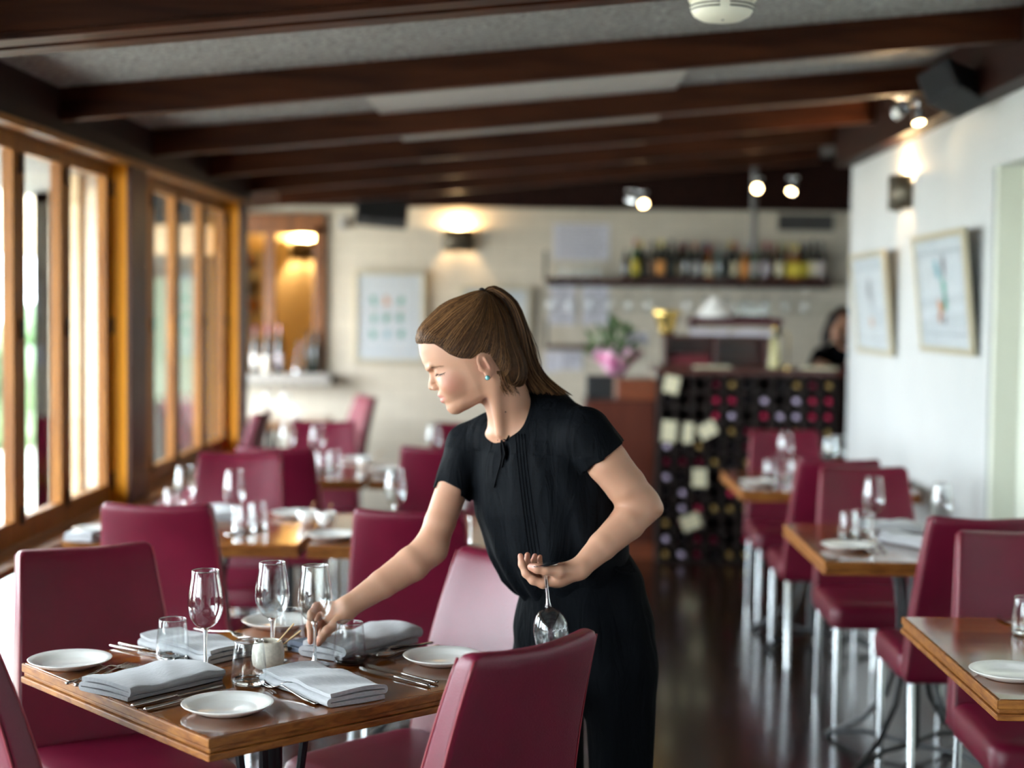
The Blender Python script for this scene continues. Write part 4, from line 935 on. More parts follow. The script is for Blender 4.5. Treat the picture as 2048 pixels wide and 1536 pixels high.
# things on the bar
zb = RZ+.039
def onbar(px, py, dy=.2): return atY(px, py, RY+dy)
a, b_ = onbar(1326, 735), onbar(1533, 672)
cu = thing('pigeonhole_unit', 'dark red wooden pigeonhole unit standing on the bar', 'shelf unit', ((a.x+b_.x)/2, RY+.22, zb)); w2 = (b_.x-a.x)/2; hh = b_.z-zb
g = G().box(-w2, w2, -.13, .13, hh-.016, hh).box(-w2, w2, -.13, .13, 0, .014).box(-w2, w2, .12, .13, 0, hh)
for q in (-1, .0, .98): x = w2*q; g.box(x-(0 if q < 0 else .008), x+(.016 if q < 0 else .008), -.13, .13, 0, hh)
g.obj('carcass', MT['dark_wood'], cu, bevel=.002)
o = G().box(-.13, .13, -.09, .09, 0, .035).box(-.10, .12, -.08, .08, .036, .06).obj('menu_stack', pm('red_menu_cover', (.14, .012, .02), .5)); o.location = (cu.location.x-w2*.5, RY+.22, zb+.0145); tag(o, 'stack of dark red menus inside the pigeonhole unit', 'menus')
tr = thing('serving_tray', 'dark red tray on legs holding folded white linen above the pigeonholes', 'tray', (atY(1467, 650, RY+.22).x, RY+.22, zb+hh)); tw = .285
G().box(-tw, tw, -.14, .14, .062, .112).obj('tray', pm('wine_red_lacquer', (.055, .005, .012), .35), tr, bevel=.01)
for x in (-tw+.02, tw-.03): G().box(x, x+.015, -.12, .12, 0, .062).obj('foot', MT['black'], tr)
for i, (dx, w) in enumerate(((-.16, .11), (.10, .12))):
    v, f = ribbon(fold_path(.16, .012, 3), .009, w*2, seed=20+i); o = mesh_obj('folded_napkin', v, f, pm('white_linen', (.66, .62, .68), .8), None, smooth='auto'); o.location = (tr.location.x+dx, RY+.10, zb+hh+.001); o.rotation_euler = (0, 0, math.pi/2); tag(o, 'white folded linen under the dark red tray, %s' % ('on the side of the brass bucket' if i == 0 else 'on the side of the cream bottle'), 'napkin', 'white linen on the bar')
o = G().lathe([(0, .0), (.12, 0), (.11, .03), (.07, .07), (.035, .10), (.03, .12), (0, .125)], 20).obj('linen_mound', MT['white_ceramic'], None, smooth=True); q = onbar(1430, 630); o.location = (q.x, RY+.22, zb+hh+.1125); tag(o, 'white covered dish on top of the dark red tray', 'dish')
for i in range(5):
    q = onbar(1478+i*13, 640); place(tum, USED, (q.x, RY+.2+.03*(i % 2), zb+hh+.1125), 0, 'tumbler on the dark red tray, %s from the white dish' % ords[i], 'tumblers on the bar tray')
q = onbar(1334, 655, .15)
bk = thing('ice_bucket', 'shiny brass ice bucket at the left end of the bar', 'bucket', (q.x, RY+.16, zb+hh+.0)); 
G().lathe([(0, 0), (.045, 0), (.048, .02), (.075, .12), (.088, .145), (.084, .147), (.07, .12), (.04, .02), (0, .01)], 28).obj('bowl', MT['brass'], bk, smooth=True)
G().lathe([(.086, .143), (.092, .148), (.086, .153), (.080, .148)], 28, closed=True).obj('rim', MT['brass'], bk, smooth=True)
q = onbar(1548, 735, .1); t = thing('cream_bottle', 'cream and brass bottle shaped lamp standing on the bar beside the pigeonholes', 'bottle', (q.x, RY+.12, zb))
G().lathe([(0, 0), (.045, 0), (.048, .01), (.034, .10), (.030, .16), (.012, .20), (.012, .23), (0, .23)], 20).obj('bottle_body', pm('cream_glaze', (.66, .60, .30), .4), t, smooth=True); G().lathe([(.013, .23), (.015, .235), (.015, .25), (0, .25)], 14).obj('cap', MT['brass'], t)
q = onbar(1577, 735, .1); t = thing('brass_stand', 'thin brass stand on the bar next to the cream bottle', 'stand', (q.x, RY+.13, zb)); G().tube([(0, 0, 0), (0, 0, .20), (-.03, 0, .23), (-.06, 0, .20)], .006, 8).obj('rod', MT['brass'], t, smooth=True); G().lathe([(0, 0), (.03, 0), (.03, .008), (0, .008)], 18).obj('base', MT['brass'], t)
a = onbar(1260, 745, .25); 
t = thing('wire_rack', 'white wire stand with pale cards behind the bouquet', 'card stand', (.57, 9.86, 1.116)); g = G()
for x in (-.06, .0, .06): g.tube([(x, 0, 0), (x, 0, .28)], .004, 6)
g.tube([(-.06, 0, .28), (.06, 0, .28)], .004, 6).obj('frame', MT['white_ceramic'], t); G().box(-.075, .075, -.012, -.008, .21, .28).obj('card', MT['paper'], t)
q = onbar(1425, 738, -.0); o = G().box(-.11, .11, -.05, .05, 0, .012).obj('order_pad', MT['tag_card'], None, bevel=.002); o.location = (q.x-.0, RY+.03, zb); tag(o, 'cream order pad lying on the bar edge below the pigeonholes', 'pad')
q = onbar(1640, 738, -.0); o = G().box(-.10, .10, -.05, .05, 0, .014).obj('order_pad', MT['tag_card'], None, bevel=.002); o.location = (q.x-.0, RY+.03, zb); tag(o, 'cream order pad on the bar in front of the bartender', 'pad')
# ------------------------------------------------------------------ organic surfaces: blended volumes turned into one closed mesh
class Vol:
    def __init__(s, lo, hi, h):
        s.h = h; s.lo = np.array(lo, np.float32); s.n = np.ceil((np.array(hi)-np.array(lo))/h).astype(int)+1
        s.ax = [s.lo[i]+h*np.arange(s.n[i], dtype=np.float32) for i in range(3)]
        s.f = np.full(s.n, .06, np.float32)
    def _sub(s, lo, hi, pad):
        a = np.clip(np.floor((np.array(lo)-pad-s.lo)/s.h).astype(int), 0, s.n); b = np.clip(np.ceil((np.array(hi)+pad-s.lo)/s.h).astype(int)+1, 0, s.n)
        if np.any(b <= a): return None
        sl = tuple(slice(a[i], b[i]) for i in range(3))
        X, Y, Z = s.ax[0][sl[0]][:, None, None], s.ax[1][sl[1]][None, :, None], s.ax[2][sl[2]][None, None, :]
        return sl, X, Y, Z
    def put(s, lo, hi, fn, k=.01, op='u', pad=None):
        pad = pad if pad is not None else k+.02
        q = s._sub(lo, hi, pad)
        if q is None: return
        sl, X, Y, Z = q; d = fn(X, Y, Z).astype(np.float32); A = s.f[sl]
        if op == 'u': hh = np.maximum(k-np.abs(A-d), 0)/k; s.f[sl] = np.minimum(A, d)-hh*hh*k*.25
        elif op == 's': d = -d; hh = np.maximum(k-np.abs(A-d), 0)/k; s.f[sl] = np.maximum(A, d)+hh*hh*k*.25
    def cone(s, a, b, ra, rb, k=.01, op='u'):
        a, b = np.array(a, float), np.array(b, float); r = max(ra, rb); ba = b-a; L2 = max((ba**2).sum(), 1e-9)
        def fn(X, Y, Z):
            px, py, pz = X-a[0], Y-a[1], Z-a[2]; t = np.clip((px*ba[0]+py*ba[1]+pz*ba[2])/L2, 0, 1)
            return np.sqrt((px-ba[0]*t)**2+(py-ba[1]*t)**2+(pz-ba[2]*t)**2)-(ra+(rb-ra)*t)
        s.put(np.minimum(a, b)-r, np.maximum(a, b)+r, fn, k, op)
    def chain(s, pts, rs, k=.01, op='u'):
        for i in range(len(pts)-1): s.cone(pts[i], pts[i+1], rs[i], rs[i+1], k if i == 0 else min(k, .006), op)
    def ell(s, c, r, R=None, k=.01, op='u'):
        c = np.array(c, float); r = np.array(r, float); R = np.eye(3) if R is None else np.array(R, float); m_ = r.max()
        def fn(X, Y, Z):
            px, py, pz = X-c[0], Y-c[1], Z-c[2]; q = [px*R[i][0]+py*R[i][1]+pz*R[i][2] for i in range(3)]
            k0 = np.sqrt((q[0]/r[0])**2+(q[1]/r[1])**2+(q[2]/r[2])**2); k1 = np.sqrt((q[0]/r[0]**2)**2+(q[1]/r[1]**2)**2+(q[2]/r[2]**2)**2)
            return k0*(k0-1)/np.maximum(k1, 1e-6)
        s.put(c-m_, c+m_, fn, k, op)
    def ecap(s, a, b, ea, eb, Lx, k=.01, op='u'):
        """segment with elliptic cross-section; ea, eb = (half width along Lx, half depth)"""
        a, b = np.array(a, float), np.array(b, float); ba = b-a; n_ = np.linalg.norm(ba); t_ = ba/n_
        L_ = np.array(Lx, float); L_ -= t_*(L_@t_); L_ /= np.linalg.norm(L_); D = np.cross(t_, L_); m_ = max(max(ea), max(eb))
        def fn(X, Y, Z):
            px, py, pz = X-a[0], Y-a[1], Z-a[2]; al = px*t_[0]+py*t_[1]+pz*t_[2]; t = np.clip(al/n_, 0, 1); ex = al-t*n_
            l = px*L_[0]+py*L_[1]+pz*L_[2]; d = px*D[0]+py*D[1]+pz*D[2]; A = ea[0]+(eb[0]-ea[0])*t; B = ea[1]+(eb[1]-ea[1])*t
            k0 = np.sqrt((l/A)**2+(d/B)**2+(ex/B)**2); k1 = np.sqrt((l/A**2)**2+(d/B**2)**2+(ex/B**2)**2)
            return k0*(k0-1)/np.maximum(k1, 1e-6)
        s.put(np.minimum(a, b)-m_, np.maximum(a, b)+m_, fn, k, op)
    def mesh(s):
        f = s.f; inside = f < 0; n = s.n
        idx = -np.ones(n-1, np.int64)
        c = [inside[i:n[0]-1+i, j:n[1]-1+j, k:n[2]-1+k] for i in (0, 1) for j in (0, 1) for k in (0, 1)]
        cnt = sum(x.astype(np.int8) for x in c); act = (cnt > 0) & (cnt < 8); cells = np.argwhere(act); idx[act] = np.arange(len(cells))
        acc = np.zeros((len(cells), 3)); wt = np.zeros(len(cells))
        off = [(i, j, k) for i in (0, 1) for j in (0, 1) for k in (0, 1)]
        for p in range(8):
            for q in range(p+1, 8):
                a, b = np.array(off[p]), np.array(off[q])
                if np.abs(a-b).sum() != 1: continue
                fa = f[tuple((cells+a).T)]; fb = f[tuple((cells+b).T)]; m_ = (fa < 0) != (fb < 0)
                t = np.where(m_, fa/np.where(m_, fa-fb, 1), 0); pt = a+(b-a)*t[:, None]
                acc[m_] += pt[m_]; wt[m_] += 1
        V = (cells+acc/wt[:, None])*s.h+s.lo
        F = []
        for ax in range(3):
            o = [i for i in range(3) if i != ax]
            A = inside; sl1 = [slice(None)]*3; sl2 = [slice(None)]*3; sl1[ax] = slice(0, -1); sl2[ax] = slice(1, None)
            ch = A[tuple(sl1)] != A[tuple(sl2)]; e = np.argwhere(ch)
            e = e[(e[:, o[0]] > 0) & (e[:, o[1]] > 0) & (e[:, o[0]] < n[o[0]]-1) & (e[:, o[1]] < n[o[1]]-1)]
            d1 = np.zeros(3, int); d1[o[0]] = 1; d2 = np.zeros(3, int); d2[o[1]] = 1
            q = np.stack([idx[tuple((e-d1-d2).T)], idx[tuple((e-d2).T)], idx[tuple(e.T)], idx[tuple((e-d1).T)]], 1)
            neg = A[tuple(e.T)]; flip = neg if ax != 1 else ~neg
            q[~flip] = q[~flip][:, ::-1]; F.append(q)
        return V, np.concatenate(F)
def np_mesh(name, V, F, mat, parent=None, smooth_iter=2, attrs=None):
    if smooth_iter:     # light relaxation
        for lam in [.5]*smooth_iter:
            S = np.zeros_like(V); c = np.zeros(len(V))
            for a, b in ((0, 1), (1, 2), (2, 3), (3, 0)):
                for p, q in ((F[:, a], F[:, b]), (F[:, b], F[:, a])):
                    for d in range(3): S[:, d] += np.bincount(p, V[q, d], len(V))
                    c += np.bincount(p, minlength=len(V))
            V = V+lam*(S/np.maximum(c, 1)[:, None]-V)
    me = bpy.data.meshes.new(name); me.vertices.add(len(V)); me.vertices.foreach_set('co', V.astype(np.float32).ravel())
    me.loops.add(F.size); me.loops.foreach_set('vertex_index', F.astype(np.int32).ravel())
    me.polygons.add(len(F)); me.polygons.foreach_set('loop_start', np.arange(0, F.size, 4, dtype=np.int32)); me.polygons.foreach_set('loop_total', np.full(len(F), 4, np.int32))
    me.polygons.foreach_set('use_smooth', np.ones(len(F), bool)); me.update(calc_edges=True); me.validate()
    for k_, fn in (attrs or {}).items():
        at = me.attributes.new(k_, 'FLOAT', 'POINT'); at.data.foreach_set('value', fn(V).astype(np.float32))
    o = bpy.data.objects.new(name, me); COL.objects.link(o); me.materials.append(mat)
    if parent: o.parent = parent
    return o
def poly_sdf(poly, x, y):
    d = np.full(np.broadcast(x, y).shape, 1e9); sg = np.ones(d.shape); n = len(poly)
    for i in range(n):
        ax_, ay = poly[i]; bx, by = poly[i-1]; ex, ey = bx-ax_, by-ay; wx, wy = x-ax_, y-ay
        t = np.clip((wx*ex+wy*ey)/(ex*ex+ey*ey), 0, 1); d = np.minimum(d, (wx-ex*t)**2+(wy-ey*t)**2)
        c1 = y >= ay; c2 = y < by; c3 = ex*wy > ey*wx
        fl = (c1 & c2 & c3) | (~c1 & ~c2 & ~c3); sg = np.where(fl, -sg, sg)
    return sg*np.sqrt(d)
def Q(px, py, Y): return np.array(atY(px, py, Y))
# ------------------------------------------------------------------ the waitress
wt = thing('person', 'young waitress with a ponytail, black dotted blouse and black trousers, leaning over the near table', 'person', (atY(1170, 1900, 3.57).x, 3.57, 0))
def own(o):     # keep world placement under the person's Empty
    o.parent = wt; o.matrix_parent_inverse = Matrix.Translation(wt.location).inverted(); return o
HF, HS, HU = np.array([-.908, 0, -.419]), np.array([0, -1., 0]), np.array([-.419, 0, .908])
HE = Q(968, 735, 3.52); HR = np.array([HF, HS, HU])
def L(f, s, u): return HE+HF*f+HS*s+HU*u
def mkskin():
    m_, nt, b = new_mat('fair_skin')
    b.inputs['Roughness'].default_value = .48; b.inputs['Subsurface Weight'].default_value = .25; b.inputs['Subsurface Radius'].default_value = (.012, .005, .003); b.inputs['Subsurface Scale'].default_value = .5
    b.inputs['Specular IOR Level'].default_value = .32
    tcn = nt.nodes.new('ShaderNodeTexCoord'); no = nt.nodes.new('ShaderNodeTexNoise'); no.inputs['Scale'].default_value = 14; no.inputs['Detail'].default_value = 6; nt.links.new(tcn.outputs['Object'], no.inputs[0])
    m0 = nt.nodes.new('ShaderNodeMix'); m0.data_type = 'RGBA'; m0.inputs[6].default_value = (.43, .22, .135, 1); m0.inputs[7].default_value = (.52, .29, .195, 1); nt.links.new(no.outputs[0], m0.inputs[0]); last = m0.outputs[2]
    for an, col in (('blush', (.50, .15, .11, 1)), ('lip', (.46, .17, .145, 1)), ('nail', (.72, .42, .36, 1))):
        at = nt.nodes.new('ShaderNodeAttribute'); at.attribute_name = an; mx = nt.nodes.new('ShaderNodeMix'); mx.data_type = 'RGBA'
        nt.links.new(at.outputs['Fac'], mx.inputs[0]); nt.links.new(last, mx.inputs[6]); mx.inputs[7].default_value = col; last = mx.outputs[2]
    nt.links.new(last, b.inputs['Base Color'])
    n2 = nt.nodes.new('ShaderNodeTexNoise'); n2.inputs['Scale'].default_value = 500; nt.links.new(tcn.outputs['Object'], n2.inputs[0])
    bp = nt.nodes.new('ShaderNodeBump'); bp.inputs['Strength'].default_value = .12; bp.inputs['Distance'].default_value = .001; nt.links.new(n2.outputs[0], bp.inputs['Height']); nt.links.new(bp.outputs[0], b.inputs['Normal'])
    return m_
MT['skin'] = mkskin()
B = Vol(Q(610, 1300, 3.45)-[.02, .14, .05], Q(1345, 560, 3.6)+[.02, .2, .0], .0021)
# cranium and face
B.ell(L(.004, 0, .068), (.103, .074, .092), HR, k=.02)
FP = [(.098, .135), (.1150, .108), (.1205, .090), (.1234, .0686), (.1212, .0526), (.1172, .0400), (.1135, .026), (.1125, .012), (.1135, .000), (.1175, -.008), (.1192, -.0125), (.1180, -.0245), (.1180, -.0320), (.1150, -.0380), (.1118, -.0438), (.1129, -.0527), (.1077, -.0644), (.0958, -.0712), (.0737, -.0726), (.0474, -.0700), (.022, -.050), (.0, -.020), (-.01, .05), (.0, .13), (.06, .148)]
def face(X, Y, Z):
    px, py, pz = X-HE[0], Y-HE[1], Z-HE[2]; f = px*HF[0]+pz*HF[2]+0*py; s_ = -py+0*px+0*pz; u = px*HU[0]+pz*HU[2]+0*py
    c = np.interp(u, [-.07, -.04, -.02, .0, .03, .06, .12], [17., 17., 15., 9.5, 8.5, 9., 11.])
    w = np.interp(u, [-.075, -.055, -.03, 0, .04, .09, .13], [.030, .044, .056, .064, .067, .066, .058])
    d = poly_sdf(FP, f+c*s_*s_, u)
    w2 = w-np.clip(f-.03, 0, .1)*.22; ds = (np.abs(s_)-w2)*.9; k = .022; hh = np.maximum(k-np.abs(d-ds), 0)/k
    return np.maximum(d, ds)+hh*hh*k*.25
B.put(L(.05, 0, .03)-.13, L(.05, 0, .03)+.13, face, k=.016, pad=.01)
for sd in (1, -1):
    B.ell(L(.079, .040*sd, -.002), (.026, .020, .026), HR, k=.02)       # cheek
    B.ell(L(.118, .031*sd, .0350), (.0175, .016, .0090), HR, k=.016, op='s')   # eye socket
    B.ell(L(.0905, .0305*sd, .0335), (.0142, .0150, .0125), HR, k=.005)     # closed-down lids over the eyeball
    B.ell(L(.1040, .0330*sd, .0290), (.009, .0125, .0011), HR, k=.002, op='s')  # lid line
    B.cone(L(.1165, .010*sd, .049), L(.108, .040*sd, .052), .0042, .0036, k=.010)   # brow ridge
    # ear
    ca, sa = math.cos(math.radians(24*sd)), math.sin(math.radians(24*sd)); ER = np.array([HF*ca+HS*sa, -HF*sa+HS*ca, HU]); ER2 = np.array([ER[0]*.97-ER[2]*.22, ER[1], ER[2]*.97+ER[0]*.22])
    B.ell(L(-.010, .0745*sd, .006), (.0175, .0065, .0275), ER2, k=.006)
    B.ell(L(-.0085, .0830*sd, .010), (.0115, .0055, .0195), ER2, k=.003, op='s')
    B.cone(L(-.014, .080*sd, .020), L(-.016, .079*sd, -.002), .0028, .0026, k=.004)
    B.ell(L(-.0055, .077*sd, -.0185), (.008, .0048, .009), ER2, k=.005)
    B.ell(L(.0045, .0765*sd, .001), (.0045, .005, .007), ER2, k=.004)
B.cone(L(.1105, 0, .038), L(.1225, 0, .0165), .0062, .0080, k=.009)
B.ell(L(.1255, 0, .0085), (.0098, .0090, .0085), HR, k=.006)
for sd in (1, -1):
    B.ell(L(.1185, .0105*sd, .0035), (.0095, .0058, .0072), HR, k=.005)
    B.ell(L(.1225, .0058*sd, -.0040), (.0050, .0026, .0030), HR, k=.002, op='s')
    for (a, b_, ra, rb) in (((.1172, 0, -.0165), (.1125, .012*sd, -.0172), .0052, .0046), ((.1125, .012*sd, -.0172), (.1035, .0225*sd, -.0228), .0046, .0022), ((.1150, 0, -.0300), (.1105, .011*sd, -.0290), .0066, .0058), ((.1105, .011*sd, -.0290), (.1035, .0215*sd, -.0240), .0058, .0022)):
        B.cone(L(*a), L(*b_), ra, rb, k=.003)
    B.cone(L(.1215, 0, -.0238), L(.1150, .013*sd, -.0237), .0010, .0010, k=.0015, op='s'); B.cone(L(.1150, .013*sd, -.0237), L(.1045, .0240*sd, -.0236), .0010, .0012, k=.0015, op='s')
B.ell(L(.0985, 0, -.0545), (.0150, .018, .0145), HR, k=.014)
# neck, chest, shoulders, torso
NB = Q(1030, 862, 3.575)
B.cone(L(-.030, 0, -.015), NB, .052, .054, k=.022)
SLd, SRd = Q(1180, 872, 3.475), Q(938, 892, 3.655)
TL = np.array([.84, -.54, 0])
B.cone(NB, SLd, .050, .046, k=.03); B.cone(NB+[0, .02, -.01], SRd, .048, .042, k=.03)
B.cone(Q(1008, 866, 3.535), Q(1110, 862, 3.530), .010, .009, k=.016); B.cone(Q(990, 868, 3.545), Q(955, 872, 3.62), .010, .009, k=.016)
B.cone(L(-.012, .045, -.03), Q(1000, 866, 3.515), .012, .007, k=.022)
tp = [(1058, 895, .125, .070), (1078, 960, .145, .095), (1100, 1040, .130, .090), (1135, 1130, .104, .080), (1160, 1215, .125, .085)]
for i in range(4):
    a, b_ = tp[i], tp[i+1]; B.ecap(Q(a[0], a[1], 3.585+.0*i), Q(b_[0], b_[1], 3.60), a[2:], b_[2:], TL, k=.03)
# right arm (reaching) and left arm (bent)
EL, WRr = Q(862, 1096, 3.575), Q(697, 1213, 3.49)
B.chain([SRd, Q(905, 975, 3.635), Q(880, 1045, 3.60), EL], [.043, .0385, .0365, .0365], k=.02)
B.chain([EL, Q(824, 1128, 3.55), Q(765, 1168, 3.52), WRr], [.0365, .0405, .033, .0245], k=.02)
EL2, WL = Q(1282, 1011, 3.475), Q(1158, 1138, 3.372)
B.chain([SLd, Q(1215, 925, 3.46), Q(1252, 972, 3.465), EL2], [.047, .0475, .0455, .041], k=.02)
B.chain([EL2, Q(1255, 1045, 3.45), Q(1205, 1092, 3.41), WL], [.041, .0400, .0320, .0225], k=.02)
B.cone(Q(1300, 1020, 3.485), Q(1312, 1018, 3.485), .020, .016, k=.015)
def fing(pts, rs, k=.006): B.chain([Q(*p) for p in pts], rs, k)
# left hand: palm up, glass foot above the thumb
B.ecap(WL, Q(1118, 1150, 3.375), (.022, .024), (.026, .034), np.array([0, 0, 1.]), k=.012)
B.ell(Q(1112, 1153, 3.376), (.032, .036, .019), k=.012)
fing([(1110, 1160, 3.352), (1086, 1167, 3.348), (1066, 1160, 3.346), (1052, 1147, 3.347), (1044, 1129, 3.35), (1041, 1112, 3.354)], [.012, .0105, .0095, .0085, .0075, .0062])
fing([(1110, 1158, 3.368), (1088, 1165, 3.366), (1070, 1158, 3.366), (1060, 1144, 3.367), (1054, 1127, 3.370), (1055, 1110, 3.375)], [.012, .0105, .0095, .0085, .0075, .0063])
fing([(1112, 1156, 3.386), (1092, 1162, 3.385), (1076, 1154, 3.385), (1068, 1140, 3.387), (1066, 1126, 3.389), (1070, 1112, 3.393)], [.012, .010, .0090, .0080, .0070, .0060])
fing([(1115, 1152, 3.402), (1098, 1157, 3.402), (1086, 1148, 3.402), (1080, 1136, 3.403), (1078, 1124, 3.405), (1080, 1114, 3.407)], [.011, .0090, .0080, .0070, .0062, .0054])
fing([(1142, 1140, 3.362), (1118, 1143, 3.338), (1092, 1140, 3.325), (1074, 1137, 3.323), (1062, 1134, 3.325)], [.017, .0135, .0105, .0102, .0082], k=.010)
# right hand: fingertips round the stem
B.ecap(WRr, Q(668, 1228, 3.492), (.020, .024), (.016, .027), np.array([0, 1., 0]), k=.012)
fing([(672, 1216, 3.495), (652, 1212, 3.492), (634, 1214, 3.486), (623, 1228, 3.472), (620, 1250, 3.458), (621, 1284, 3.446)], [.014, .0115, .0105, .0090, .0078, .0064])
fing([(672, 1228, 3.505), (652, 1228, 3.505), (638, 1236, 3.498), (632, 1252, 3.48), (629, 1270, 3.462)], [.014, .011, .010, .0085, .0068])
fing([(674, 1238, 3.512), (656, 1242, 3.512), (646, 1254, 3.502), (642, 1268, 3.488)], [.013, .0105, .009, .007])
fing([(678, 1246, 3.512), (664, 1253, 3.512), (656, 1264, 3.505), (654, 1274, 3.495)], [.011, .009, .008, .0065])
fing([(694, 1228, 3.482), (672, 1248, 3.462), (654, 1262, 3.450), (643, 1276, 3.442), (637, 1287, 3.440)], [.016, .0130, .0105, .0092, .0070], k=.010)
V, Fc = B.mesh()
def near(V, pts, r, soft):
    d = np.full(len(V), 9.)
    for i in range(len(pts)-1):
        a, b_ = np.array(pts[i]), np.array(pts[i+1]); ba = b_-a; t = np.clip(((V-a)@ba)/(ba@ba), 0, 1); d = np.minimum(d, np.linalg.norm(V-a-t[:, None]*ba, axis=1))
    return np.clip((r-d)/soft+.5, 0, 1)
lipf = lambda V: np.maximum(near(V, [L(.1035, .021, -.0225), L(.1145, .010, -.0175), L(.1185, 0, -.0185), L(.1145, -.010, -.0175), L(.1035, -.021, -.0225)], .0062, .003), near(V, [L(.1035, .020, -.0245), L(.1135, .010, -.0285), L(.117, 0, -.0290), L(.1135, -.010, -.0285), L(.1035, -.020, -.0245)], .0070, .003))*.85
def blushf(V):
    d = np.minimum(np.linalg.norm((V-L(.080, .056, -.002))/[1, 1, 1], axis=1), np.linalg.norm(V-L(.080, -.056, -.002), axis=1))
    e = np.linalg.norm(V-L(-.010, .076, .004), axis=1)
    tips = np.min([np.linalg.norm(V-Q(*p), axis=1) for p in ((1041, 1112, 3.354), (1055, 1110, 3.375), (1070, 1112, 3.393), (621, 1284, 3.446), (637, 1287, 3.44), (634, 1214, 3.486), (1062, 1134, 3.325))], axis=0)
    return np.clip(1-d/.040, 0, 1)**1.2*.55+np.clip(1-e/.032, 0, 1)*.35+np.clip(1-tips/.022, 0, 1)*.5
nailf = lambda V: near(V, [Q(1060, 1131, 3.316), Q(1066, 1132, 3.3145)], .0052, .002)
own(np_mesh('body', V, Fc, MT['skin'], None, 1, dict(lip=lipf, blush=blushf, nail=nailf)))
del B
# ---- clothes
def mkcloth(name, col, rough, dots):
    m_, nt, b = new_mat(name); b.inputs['Roughness'].default_value = rough; b.inputs['Specular IOR Level'].default_value = .04
    tcn = nt.nodes.new('ShaderNodeTexCoord'); b.inputs['Base Color'].default_value = (*col, 1)
    no = nt.nodes.new('ShaderNodeTexNoise'); no.inputs['Scale'].default_value = 11; no.inputs['Detail'].default_value = 3; no.inputs['Distortion'].default_value = 1.2
    mp = nt.nodes.new('ShaderNodeMapping'); mp.inputs['Scale'].default_value = (2.6, 2.6, .55); mp.inputs['Rotation'].default_value = (0, math.radians(-17), 0); nt.links.new(tcn.outputs['Object'], mp.inputs[0]); nt.links.new(mp.outputs[0], no.inputs[0])
    bp = nt.nodes.new('ShaderNodeBump'); bp.inputs['Strength'].default_value = .55; bp.inputs['Distance'].default_value = .012; nt.links.new(no.outputs[0], bp.inputs['Height']); last = bp
    if dots:
        vo = nt.nodes.new('ShaderNodeTexVoronoi'); vo.inputs['Scale'].default_value = 105; vo.inputs['Randomness'].default_value = .35; nt.links.new(tcn.outputs['Object'], vo.inputs[0])
        rp = nt.nodes.new('ShaderNodeValToRGB'); rp.color_ramp.elements[0].position = .26; rp.color_ramp.elements[1].position = .34
        rp.color_ramp.elements[0].color = (.0025, .0025, .003, 1); rp.color_ramp.elements[1].color = (*col, 1)
        nt.links.new(vo.outputs[0], rp.inputs[0]); nt.links.new(rp.outputs[0], b.inputs['Base Color'])
    nt.links.new(last.outputs[0], b.inputs['Normal']); return m_
MT['blouse'] = mkcloth('black_dotted_chiffon', (.0034, .0042, .0056), .7, True)
MT['trouser'] = mkcloth('black_trouser_cloth', (.0020, .0025, .0034), .85, False)
MT['trim_black'] = pm('black_binding', (.003, .003, .004), .7, spec=.05)
C = Vol(Q(860, 1200, 3.6)-[.03, .22, .03], Q(1290, 740, 3.6)+[.02, .18, .02], .0028)
tb = [(1058, 872, .135, .072), (1074, 930, .165, .104), (1090, 1000, .178, .118), (1112, 1070, .178, .122), (1128, 1118, .168, .116)]
for i in range(4):
    a, b_ = tb[i], tb[i+1]; C.ecap(Q(a[0], a[1], 3.575+.006*i), Q(b_[0], b_[1], 3.58+.006*i), a[2:], b_[2:], TL, k=.03)
C.ecap(Q(1128, 1118, 3.605), Q(1140, 1150, 3.605), (.165, .118), (.125, .095), TL, k=.02)
C.cone(Q(1060, 835, 3.60), Q(1095, 835, 3.60), .062, .066, k=.03); C.cone(Q(1085, 838, 3.60), Q(1165, 872, 3.49), .066, .062, k=.03)
C.cone(Q(990, 868, 3.62), Q(938, 892, 3.655), .056, .054, k=.03)
def sleeve(a, b_, ra, rb, hem, armdir, arm):
    hem, n_ = np.array(hem), np.array(armdir)/np.linalg.norm(armdir); ba = b_-a; L2 = ba@ba; aa, ab, r2 = arm
    bb = ab-aa; M2 = bb@bb
    def fn(X, Y, Z):
        px, py, pz = X-a[0], Y-a[1], Z-a[2]; t = np.clip((px*ba[0]+py*ba[1]+pz*ba[2])/L2, 0, 1)
        al = (X-hem[0])*n_[0]+(Y-hem[1])*n_[1]+(Z-hem[2])*n_[2]
        r = ra+(rb-ra)*t
        d = np.sqrt((px-ba[0]*t)**2+(py-ba[1]*t)**2+(pz-ba[2]*t)**2)-r; ang = np.arctan2(py-ba[1]*t, pz-ba[2]*t); d = d-.0022*np.sin(ang*7)*np.clip((al+.05)/.05, 0, 1)
        qx, qy, qz = X-aa[0], Y-aa[1], Z-aa[2]; t2 = np.clip((qx*bb[0]+qy*bb[1]+qz*bb[2])/M2, 0, 1)
        hole = np.minimum(r2-np.sqrt((qx-bb[0]*t2)**2+(qy-bb[1]*t2)**2+(qz-bb[2]*t2)**2), al+.016)
        return np.maximum(np.maximum(d, al), hole)
    lo = np.minimum(a, b_)-ra; hi = np.maximum(a, b_)+ra
    C.put(lo, hi, fn, k=.012, pad=.012)
_h = Q(1203, 915, 3.465); sleeve(SLd+[-.012, 0, .004], Q(1222, 934, 3.462), .062, .0585, _h, EL2-SLd, (SLd, Q(1252, 972, 3.465), .0512))
_h = Q(903, 990, 3.63); sleeve(SRd, Q(899, 1000, 3.630), .054, .0440, _h, Q(880, 1045, 3.60)-SRd, (SRd, Q(880, 1045, 3.60), .0405))
